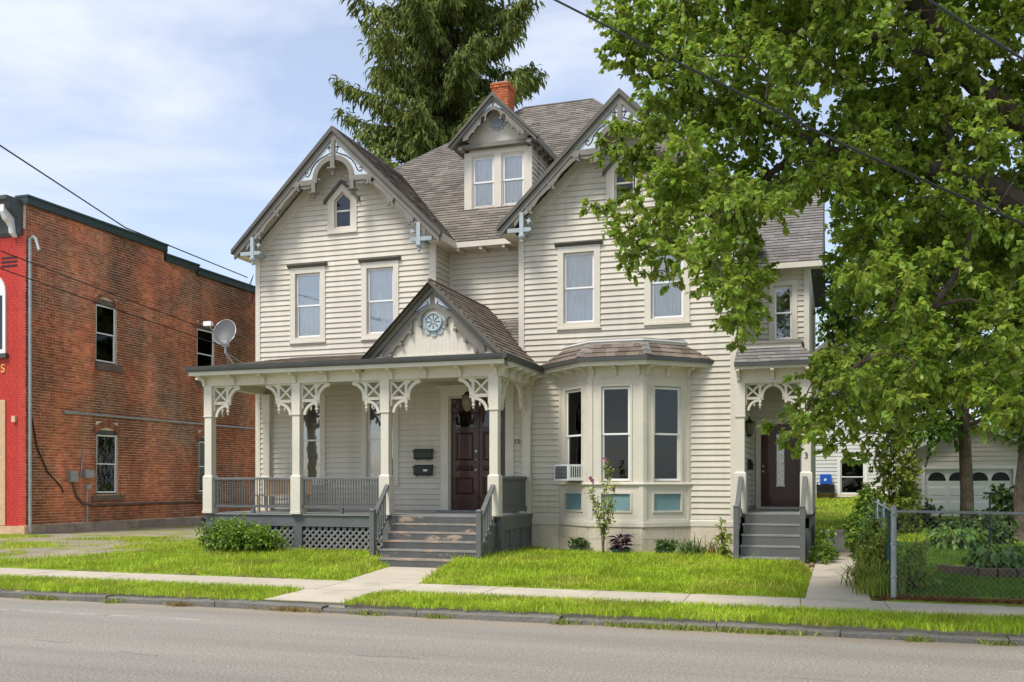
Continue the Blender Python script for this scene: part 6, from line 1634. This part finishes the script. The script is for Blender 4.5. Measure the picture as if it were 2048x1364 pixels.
lm = [[(2205, 900, 12.0, .26), (2190, 640, 12.0, .23), (2120, 500, 12.0, .20), (2045, 415, 12.0, .165), (1962, 360, 12.1, .135), (1897, 338, 12.2, .11), (1810, 333, 12.3, .095), (1724, 321, 12.5, .085), (1650, 299, 12.6, .07), (1585, 316, 12.7, .055), (1541, 347, 12.7, .045), (1490, 425, 12.8, .03)],
      [(1724, 321, 12.5, .06), (1680, 350, 12.4, .05), (1640, 378, 12.35, .03)],
      [(1930, 350, 12.15, .09), (1906, 325, 12.3, .085), (1893, 260, 12.5, .075), (1880, 208, 12.7, .06), (1850, 120, 12.9, .04)],
      [(2190, 640, 12.0, .2), (2160, 380, 12.3, .17), (2040, 240, 12.4, .14), (1950, 170, 12.4, .12), (1893, 113, 12.4, .105), (1862, 35, 12.4, .09), (1810, 0, 12.5, .07), (1700, -90, 12.6, .05)],
      [(1893, 113, 12.4, .07), (1830, 100, 12.3, .06), (1767, 74, 12.2, .05), (1650, 60, 12.2, .035), (1480, 70, 12.5, .025)],
      [(1650, 299, 12.6, .05), (1560, 250, 12.8, .04), (1420, 200, 12.9, .03), (1300, 150, 12.9, .02)],
      [(2160, 380, 12.3, .15), (2250, 100, 12.6, .11), (2200, -300, 12.8, .06)], [(2250, 100, 12.6, .1), (2420, -60, 12.9, .05)],
      [(1962, 360, 12.1, .05), (1930, 520, 11.8, .042), (1850, 640, 11.6, .036), (1730, 720, 11.6, .03), (1620, 800, 11.8, .02)]]
bm_ = MB(); nodes = []
tb = aD(2205, 900, 12.0)
base_pt = Vector((tb.x, tb.y, -.1))
bm_.tube([base_pt, base_pt + Vector((0, 0, .35)), base_pt + Vector((.0, .0, 1.2)), tb], [.36, .29, .27, .26], 12)
for L in lm:
    P = [aD(a, b, d_) for a, b, d_, r in L]
    bm_.tube(P, [l[3] for l in L], 9)
    for i in range(len(P) - 1):
        for t in np.linspace(0, 1, 6): nodes.append((P[i].lerp(P[i + 1], t), L[i][3] * (1 - t) + L[i + 1][3] * t))
skeleton(bm_, nodes, [c for c, r in cl], r0=.022)
tw = bm_
for st, en in segs:
    for a, b in zip(st[::3], en[::3]): tw.tube([a, b], [.005, .002], 3)
bm_.build('trunk', 'bark', stree)

# ---- trees of the right-hand yard
def yard_tree(name, px_, base_py, d, trunk_px, crown, nclump, drange, lsize, R0, material, label, lean=0, group=None, fork=True, ntwig=16, nleaf=10, bark='bark_pale', cat='tree'):
    p = aD(px_, base_py, d); p.z = hz(p.x, p.y) - .05
    e = empty(name, p, label, cat, group)
    cl_ = []; t = 0
    xs_ = [q[0] for q in crown]; ys_ = [q[1] for q in crown]
    while len(cl_) < nclump and t < 20000:
        t += 1
        a, b = RNG.uniform(min(xs_), max(xs_)), RNG.uniform(min(ys_), max(ys_))
        if inside(crown, a, b):
            dd = d + RNG.uniform(*drange); cl_.append((tuple(aD(a, b, dd)), R0 * RNG.uniform(.7, 1.25)))
    V, T, R_, sg = sprays(cl_, ntwig, nleaf, lsize, .62, droop=.3 / max(1, R0))
    np_mesh('crown', V, T, R_, material, e)
    m = MB(); r0 = trunk_px / 2 * d / F
    cz = np.mean([c[0][2] for c in cl_]); cxm = np.mean([c[0][0] for c in cl_]); cym = np.mean([c[0][1] for c in cl_])
    P = [Vector(p), Vector(p) + Vector((0, 0, .3)), Vector(p) + Vector((lean * .3, 0, 1.2)), Vector((p.x + lean + .15 * (cxm - p.x), p.y, p.z + .5 * (cz - p.z))), Vector((p.x * .5 + cxm * .5, p.y * .5 + cym * .5, cz)), Vector((cxm, cym, cz + .35 * (max(c[0][2] for c in cl_) - cz)))]
    rr = [r0 * 1.35, r0 * 1.08, r0, r0 * .85, r0 * .6, r0 * .25]
    m.tube(P, rr, 10); nd = []
    for i in range(2, len(P) - 1):
        for t in np.linspace(0, 1, 8): nd.append((P[i].lerp(P[i + 1], t), rr[i] * (1 - t) + rr[i + 1] * t))
    skeleton(m, nd, [c for c, r in cl_], r0=r0 * .3)
    m.build('trunk', bark, e)
    return e
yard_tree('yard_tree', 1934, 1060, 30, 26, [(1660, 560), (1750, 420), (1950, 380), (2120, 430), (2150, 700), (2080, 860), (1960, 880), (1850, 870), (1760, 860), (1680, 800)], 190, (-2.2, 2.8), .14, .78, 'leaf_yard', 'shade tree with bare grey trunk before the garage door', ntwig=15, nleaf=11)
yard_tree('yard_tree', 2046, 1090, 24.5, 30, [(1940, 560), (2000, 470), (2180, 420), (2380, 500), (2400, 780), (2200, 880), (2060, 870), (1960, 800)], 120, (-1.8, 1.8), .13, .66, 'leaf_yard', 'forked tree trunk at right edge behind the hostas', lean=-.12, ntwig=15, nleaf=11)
# distant trees
far = [(1720, 1000, 62, [(1620, 520), (1690, 420), (1790, 400), (1850, 560), (1840, 800), (1760, 900), (1640, 860)], 'leaf_far', 'light green tree far behind the white house, left of the garage'),
       (1930, 1000, 70, [(1810, 500), (1880, 380), (2000, 390), (2060, 560), (2040, 830), (1880, 850)], 'leaf_yellow', 'yellowing tree far behind the garage'),
       (2100, 1000, 66, [(1990, 500), (2080, 380), (2200, 420), (2240, 700), (2150, 860), (2010, 860)], 'leaf_far', 'green tree far behind the garage at right edge'),
       (1560, 1000, 75, [(1480, 700), (1500, 560), (1580, 500), (1650, 600), (1640, 850), (1520, 880)], 'leaf_far', 'green tree far behind the rear wing of the house')]
for a, b, d, cr, mt, lb in far:
    yard_tree('distant_tree', a, b, d, 18, cr, 70, (-3, 3), .34, 1.7, mt, lb, group='trees behind the back yards', ntwig=2.2, nleaf=11, bark='bark')

# ---- spruce behind the house
spx = aD(893, 300, 46)
sp_ = empty('spruce_tree', (spx.x, spx.y, 0), 'tall drooping spruce rising behind the left gable', 'spruce')
sx_, sy_ = spx.x, spx.y
B_l, D_l = [], []; brm = MB()
brm.tube([(sx_, sy_, -.2), (sx_, sy_, 12), (sx_ + .1, sy_, 24), (sx_, sy_, 37)], [.55, .42, .26, .03], 10)
z = 8.0
while z < 36.8:
    Lb = (4.9 if z < 23 else 4.9 * (37.3 - z) / 14.3) 
    az0 = RNG.uniform(0, 6.28)
    for k in range(6):
        if RNG.random() < .10: continue
        az = az0 + k * 1.047 + RNG.uniform(-.3, .3); L = Lb * RNG.uniform(.68, 1.12)
        zz = z + RNG.uniform(-.25, .25)
        t = np.linspace(0, 1, 9)
        rr = t * L
        hz_ = zz - .30 * L * t ** 1.0 * .55 - .10 * L * np.sin(np.pi * t) + .16 * L * t ** 3
        P = np.stack([sx_ + rr * math.cos(az), sy_ + rr * math.sin(az), hz_], 1)
        brm.tube(P, [max(.008, .05 * (1 - .85 * q)) for q in t], 5)
        n = int(L * 46)
        tt = RNG.uniform(.14, 1.0, n); i0 = np.minimum((tt * 8).astype(int), 7); f_ = tt * 8 - i0
        Q = P[i0] * (1 - f_)[:, None] + P[i0 + 1] * f_[:, None]
        side = np.array([-math.sin(az), math.cos(az), 0]); outw = np.array([math.cos(az), math.sin(az), 0])
        sgn = RNG.choice([-1, 1], n); wl_ = RNG.uniform(.05, .60, n) * (1.05 - .7 * np.abs(tt - .55))
        Q2 = Q + side * (sgn * wl_)[:, None] + outw * (wl_ * .35)[:, None] + np.array([0, 0, -1.0]) * (wl_ * RNG.uniform(.15, 1.1, n))[:, None]
        D = unit(outw * .45 + side * (sgn * .5)[:, None] + np.array([0, 0, -.75]) + RNG.normal(0, .35, (n, 3)))
        B_l.append(Q2); D_l.append(D)
        B_l.append(Q2 + RNG.normal(0, .09, (n, 3))); D_l.append(unit(D + RNG.normal(0, .4, (n, 3))))
        B_l.append(Q + RNG.normal(0, .08, (n, 3))); D_l.append(unit(D + np.array([0, 0, .5]) + RNG.normal(0, .4, (n, 3))))
    z += .52 if z < 14 else .60
B_l = np.concatenate(B_l); D_l = np.concatenate(D_l)
V, T, R_ = leaves(B_l, D_l, .36, .24, fold=.1, droop=.5)
np_mesh('foliage', V, T, R_, 'spruce', sp_)
brm.build('trunk', 'bark', sp_)

# ---- shrubs and small plants
def bush(name, c, rx, ry, rz, n, lsize, material, label, cat='shrub', ncl=40, width=.62, group=None):
    e = empty(name, (c[0], c[1], c[2]), label, cat, group)
    d = unit(RNG.normal(0, 1, (ncl, 3))); d[:, 2] = np.abs(d[:, 2])
    q = RNG.uniform(.25, .92, (ncl, 1)) ** .6
    P = np.array(c) + d * q * np.array([rx, ry, rz]) + np.array([0, 0, .03])
    Rr = .30 * min(rx, rz) + .05
    V, T, R_, sg = sprays([(tuple(p), Rr * RNG.uniform(.7, 1.3)) for p in P], n * (.5 / max(Rr, .2)) ** 2, 9, lsize, width, droop=.4)
    k = V[:, 2] < c[2] - .02; V[k, 2] = c[2] + .0
    np_mesh('foliage', V, T, R_, material, e)
    m = MB()
    for p in P[::2]: m.tube([(c[0] + RNG.normal(0, rx * .12), c[1] + RNG.normal(0, ry * .1), c[2] - .03), (c[0] * .5 + p[0] * .5, c[1] * .5 + p[1] * .5, c[2] + (p[2] - c[2]) * .6), tuple(p)], [.014, .01, .005], 4)
    m.build('stems', 'bark', e)
    return e
bush('porch_shrub', (-13.35, 19.75, hz(-13.35, 19.75)), 1.12, .62, .78, 9, .075, 'leaf_bush', 'dense bright green shrub before the left porch lattice', ncl=95)
bush('fern', (-0.32, 22.4, .05), .32, .9, .75, 8, .10, 'leaf_bush', 'leafy green plant between side steps and path', ncl=26, width=.4)
bush('tall_weed', (-2.42, 22.0, hz(-2.42, 22.0)), .22, .25, .85, 8, .085, 'leaf_weed', 'tall leafy weed just left of the side steps', 'plant', ncl=16, width=.42)
bush('hedge_bush', (0.62, 24.0, hz(.62, 24)), .45, 1.6, 1.55, 9, .10, 'leaf_bush', 'tall loose green bush along the side path fence', ncl=70)
bush('path_shrub', (0.60, 18.9, hz(.6, 18.9)), .30, .8, 1.05, 9, .08, 'leaf_bush', 'mid green leafy shrub behind the arching grass', ncl=40)
bush('hedge_bush', (0.70, 20.9, hz(.7, 20.9)), .35, 1.1, 1.35, 9, .085, 'leaf_dark', 'dark green bush behind the clump of long grass', ncl=48)
bush('fence_vine', (0.84, 18.4, hz(.84, 18.4)), .22, .9, 1.35, 9, .075, 'leaf_weed', 'pale green vine climbing over the fence near its corner post', 'vine', ncl=30)
bush('back_bush', (1.55, 31, .3), .9, 1.2, 3.8, 9, .11, 'leaf_weed', 'tall twiggy bush before the white house', ncl=90)
for i, (px_, py_, Y_, rx, h_, lb) in enumerate([(1850, 1060, 33, .9, .7, 'low dark bush left of the bare tree trunk by the garage'), (1960, 1085, 26, 1.0, .75, 'low leafy bush between the two yard trunks'), (2010, 1060, 28, .55, 1.5, 'tall dark bush right of the garden stake')]):
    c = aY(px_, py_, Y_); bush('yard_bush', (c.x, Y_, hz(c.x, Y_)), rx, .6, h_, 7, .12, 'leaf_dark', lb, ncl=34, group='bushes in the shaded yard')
bush('fence_weed', (1.15, 17.3, hz(1.15, 17.3)), .35, .5, .85, 8, .08, 'leaf_weed', 'weeds growing behind the fence corner post', 'weeds', ncl=22, width=.4)

def hosta(c, r, n, ls, label):
    e = empty('hosta', c, label, 'hosta', 'hostas in the yard')
    az = RNG.uniform(0, 6.28, n); el = RNG.uniform(.15, 1.1, n)
    st = np.stack([c[0] + np.cos(az) * r * RNG.uniform(.2, .8, n), c[1] + np.sin(az) * r * RNG.uniform(.2, .8, n), c[2] + r * .75 * np.sin(el) * RNG.uniform(.6, 1, n)], 1)
    D = unit(np.stack([np.cos(az), np.sin(az), -.45 + .5 * np.sin(el)], 1))
    V, T, R_ = leaves(st, D, ls, .62, fold=.22, droop=.7); np_mesh('leaves', V, T, R_, 'hosta', e)
    m = MB()
    for p in st[::2]: m.tube([(c[0], c[1], c[2]), tuple((np.array(c) + p) / 2 + [0, 0, .06]), tuple(p)], .008, 4)
    m.build('stalks', 'leaf_weed', e)
c = aY(1995, 1125, 20.2); hosta((c.x, 20.2, hz(c.x, 20.2) + .12), .62, 230, .17, 'large hosta with broad leaves in the stone planter')
c = aY(1915, 1075, 24.5); hosta((c.x, 24.5, hz(c.x, 24.5)), .80, 240, .17, 'broad leaved hosta clump at the foot of the bare trunk')
pe = empty('stone_planter', (4.0, 20.2, .2), 'low stone edged planter under the large hosta', 'planter')
c = aY(1995, 1125, 20.2)
for i in range(11):
    t = math.pi + math.pi * i / 10 + .05; MB(frame(c.x + .95 * math.cos(t), 20.2 + .75 * math.sin(t), t + math.pi / 2)).box(-.14, .14, -.08, .08, hz(c.x, 20) - .1, hz(c.x, 20) + random.uniform(.13, .17)).build('edging_stone', 'sill_stone', pe)
MB(Matrix.Translation((c.x, 20.2, 0))).slab([(.85 * math.cos(t), .66 * math.sin(t)) for t in [2 * math.pi * k / 16 for k in range(16)]], hz(c.x, 20) - .1, hz(c.x, 20) + .11).build('soil', 'soil', pe)
c = aY(1980, 1045, 24.0); s_ = empty('garden_stake', (c.x, 24, .2), 'thin dark T shaped stake standing in the shaded yard', 'stake')
MB().tube([(c.x, 24, .2), (c.x, 24, aY(1980, 988, 24).z)], .022, 6).build('shaft', 'wire_black', s_); zt = aY(1980, 987, 24).z; MB().box(c.x - .13, c.x + .13, 23.97, 24.03, zt - .02, zt + .03).build('crossbar', 'wire_black', s_)

# long ornamental grass by the path
def tuft(name, c, n, h, r, wid, material, label, cat='plant', lean=1.2, k=6):
    az = RNG.uniform(0, 6.28, n); ln = h * lean * RNG.uniform(.15, .75, n); H_ = h * RNG.uniform(.55, 1.1, n)
    b = np.stack([c[0] + RNG.normal(0, r, n), c[1] + RNG.normal(0, r * 1.2, n), np.full(n, c[2])], 1)
    out = np.stack([np.cos(az), np.sin(az), 0 * az], 1); sd2 = np.stack([-np.sin(az), np.cos(az), 0 * az], 1)
    V = []
    for i in range(k):
        t = i / (k - 1); ctr = b + out * (ln * t ** 1.6)[:, None]; ctr[:, 2] += H_ * (1.55 * t - .95 * t ** 2.4 * np.clip(ln / H_, .3, 1.1))
        w = wid * (1 - t ** 2) + .0015
        V += [ctr - sd2 * w / 2, ctr + sd2 * w / 2]
    V = np.stack(V, 1); m = 2 * k
    q = np.arange(n)[:, None] * m
    F_ = np.concatenate([q + [2 * i, 2 * i + 1, 2 * i + 3, 2 * i + 2] for i in range(k - 1)], 1).reshape(-1, 4)
    o = np_mesh(name, V.reshape(-1, 3), F_, np.repeat(RNG.random(n), k - 1), material)
    return tag(o, label, cat)
tuft('ornamental_grass', (0.52, 17.7, 0.05), 210, .55, .15, .020, 'leaf_weed', 'arching clump of long yellow green grass beside the path', lean=2.3)
tuft('ornamental_grass', (0.58, 18.5, 0.05), 55, 1.0, .16, .012, 'grass_dry', 'tall dry straw stalks beside the fence')
tuft('ornamental_grass', (0.60, 16.75, 0.03), 260, .30, .16, .016, 'leaf_weed', 'short leafy grass tuft at the fence corner by the sidewalk')
tuft('daylily', (-3.10, 21.9, hz(-3.1, 21.9)), 130, .42, .24, .026, 'leaf_dark', 'drooping dark strap leaved plant right of the bay', lean=2.2)
tuft('daylily', (-2.62, 22.0, hz(-2.6, 22)), 45, .42, .14, .020, 'grass_dry', 'withered brown strap leaves near the side steps', lean=2.2)
# pots
def pot(c, r, label, plant):
    e = empty('plant_pot', c, label, 'plant pot', 'pots along the bay')
    MB(Matrix.Translation(c)).lathe([(r * .8, 0), (r, .13), (r * 1.05, .15), (r * .92, .15), (r * .85, .10), (0.01, .10)], n=14).build('bowl', 'wire_green', e)
    n = 90
    az = RNG.uniform(0, 6.28, n)
    if plant == 'purple':
        st = np.array(c) + np.stack([np.cos(az) * r * .5 * RNG.random(n), np.sin(az) * r * .5 * RNG.random(n), .12 + RNG.uniform(0, .30, n)], 1)
        D = unit(np.stack([np.cos(az), np.sin(az), RNG.uniform(-.2, .8, n)], 1)); V, T, R_ = leaves(st, D, .24, .22, droop=.3); np_mesh('foliage', V, T, R_, 'leaf_purple', e)
    else:
        n = 170; az = RNG.uniform(0, 6.28, n)
        st = np.array(c) + np.stack([np.cos(az) * r * RNG.random(n), np.sin(az) * r * RNG.random(n), .10 + RNG.uniform(0, .20, n)], 1)
        D = unit(np.stack([np.cos(az), np.sin(az), RNG.uniform(0, 1.2, n)], 1)); V, T, R_ = leaves(st, D, .10, .6); np_mesh('foliage', V, T, R_, 'leaf_dark', e)
pot((-5.72, 21.92, hz(-5.72, 21.5)), .20, 'green succulent in a shallow pot, left of the flowering sapling', 'g')
pot((-4.60, 21.45, hz(-4.6, 21.4)), .22, 'shallow pot of spiky dark purple leaves before the bay', 'purple')
pot((-3.66, 21.75, hz(-3.66, 21.5)), .22, 'shallow pot of small green leaves at the right of the bay', 'g')
# flowering sapling
hb = empty('flowering_sapling', (-4.97, 21.3, .2), 'thin sapling with pink flowers before the bay window', 'sapling')
m = MB(); pts, dirs = [], []
gz = hz(-4.97, 21.3)
for k in range(6):
    az = RNG.uniform(0, 6.28); sp2 = .04 + .30 * (k / 6) * RNG.uniform(.7, 1.2)
    sgx = [-.32, .05, .32, .12, -.18, .22][k]; top = [1.55, 2.12, 1.65, 1.9, 1.35, 1.2][k]
    P = [np.array([-4.97 + RNG.normal(0, .02), 21.3, gz]), np.array([-4.97 + sgx * .12, 21.3 + RNG.normal(0, .03), gz + top * .35]), np.array([-4.97 + sgx * .6, 21.3 + RNG.normal(0, .1), gz + top * .72]), np.array([-4.97 + sgx, 21.3 + RNG.normal(0, .14), gz + top])]
    m.tube(P, [.014, .011, .008, .003], 5)
    for q in range(95):
        t = RNG.uniform(.30, 1) * 3; i0 = min(int(t), 2); f_ = t - i0; c_ = P[i0] * (1 - f_) + P[i0 + 1] * f_
        pts.append(c_ + RNG.normal(0, .045, 3)); dirs.append([RNG.normal(), RNG.normal(), RNG.normal() * .5 + .15])
m.build('stem', 'bark_pale', hb)
V, T, R_ = leaves(np.array(pts), unit(np.array(dirs)), .085, .5); np_mesh('foliage', V, T, R_, 'leaf_weed', hb)
for x_, z_ in ((-5.25, 1.92), (-4.92, 2.33), (-4.72, 1.68), (-5.2, 1.85)):
    a = np.arange(5) * 1.257; c_ = np.array([x_, 21.22, z_])
    V, T, R_ = leaves(np.tile(c_, (10, 1)), unit(np.stack([np.cos(np.tile(a, 2)), RNG.normal(-.5, .2, 10), np.sin(np.tile(a, 2))], 1)), .075, .8); np_mesh('flower', V, T, R_, 'petal', hb)
# stones by the side steps
for k in range(7):
    x_, y_ = -.58 + random.uniform(-.1, .08), 21.2 + k * .16; q = random.uniform(.05, .09)
    o = MB().lathe([(q * .6, 0), (q, q * .4), (q * .7, q * .9), (.01, q)], (x_, y_, hz(x_, y_)), 7).build('edging_stone', 'tan_stone'); tag(o, 'pale stones along the path edge by the side steps', 'stone', 'stones by the side steps')
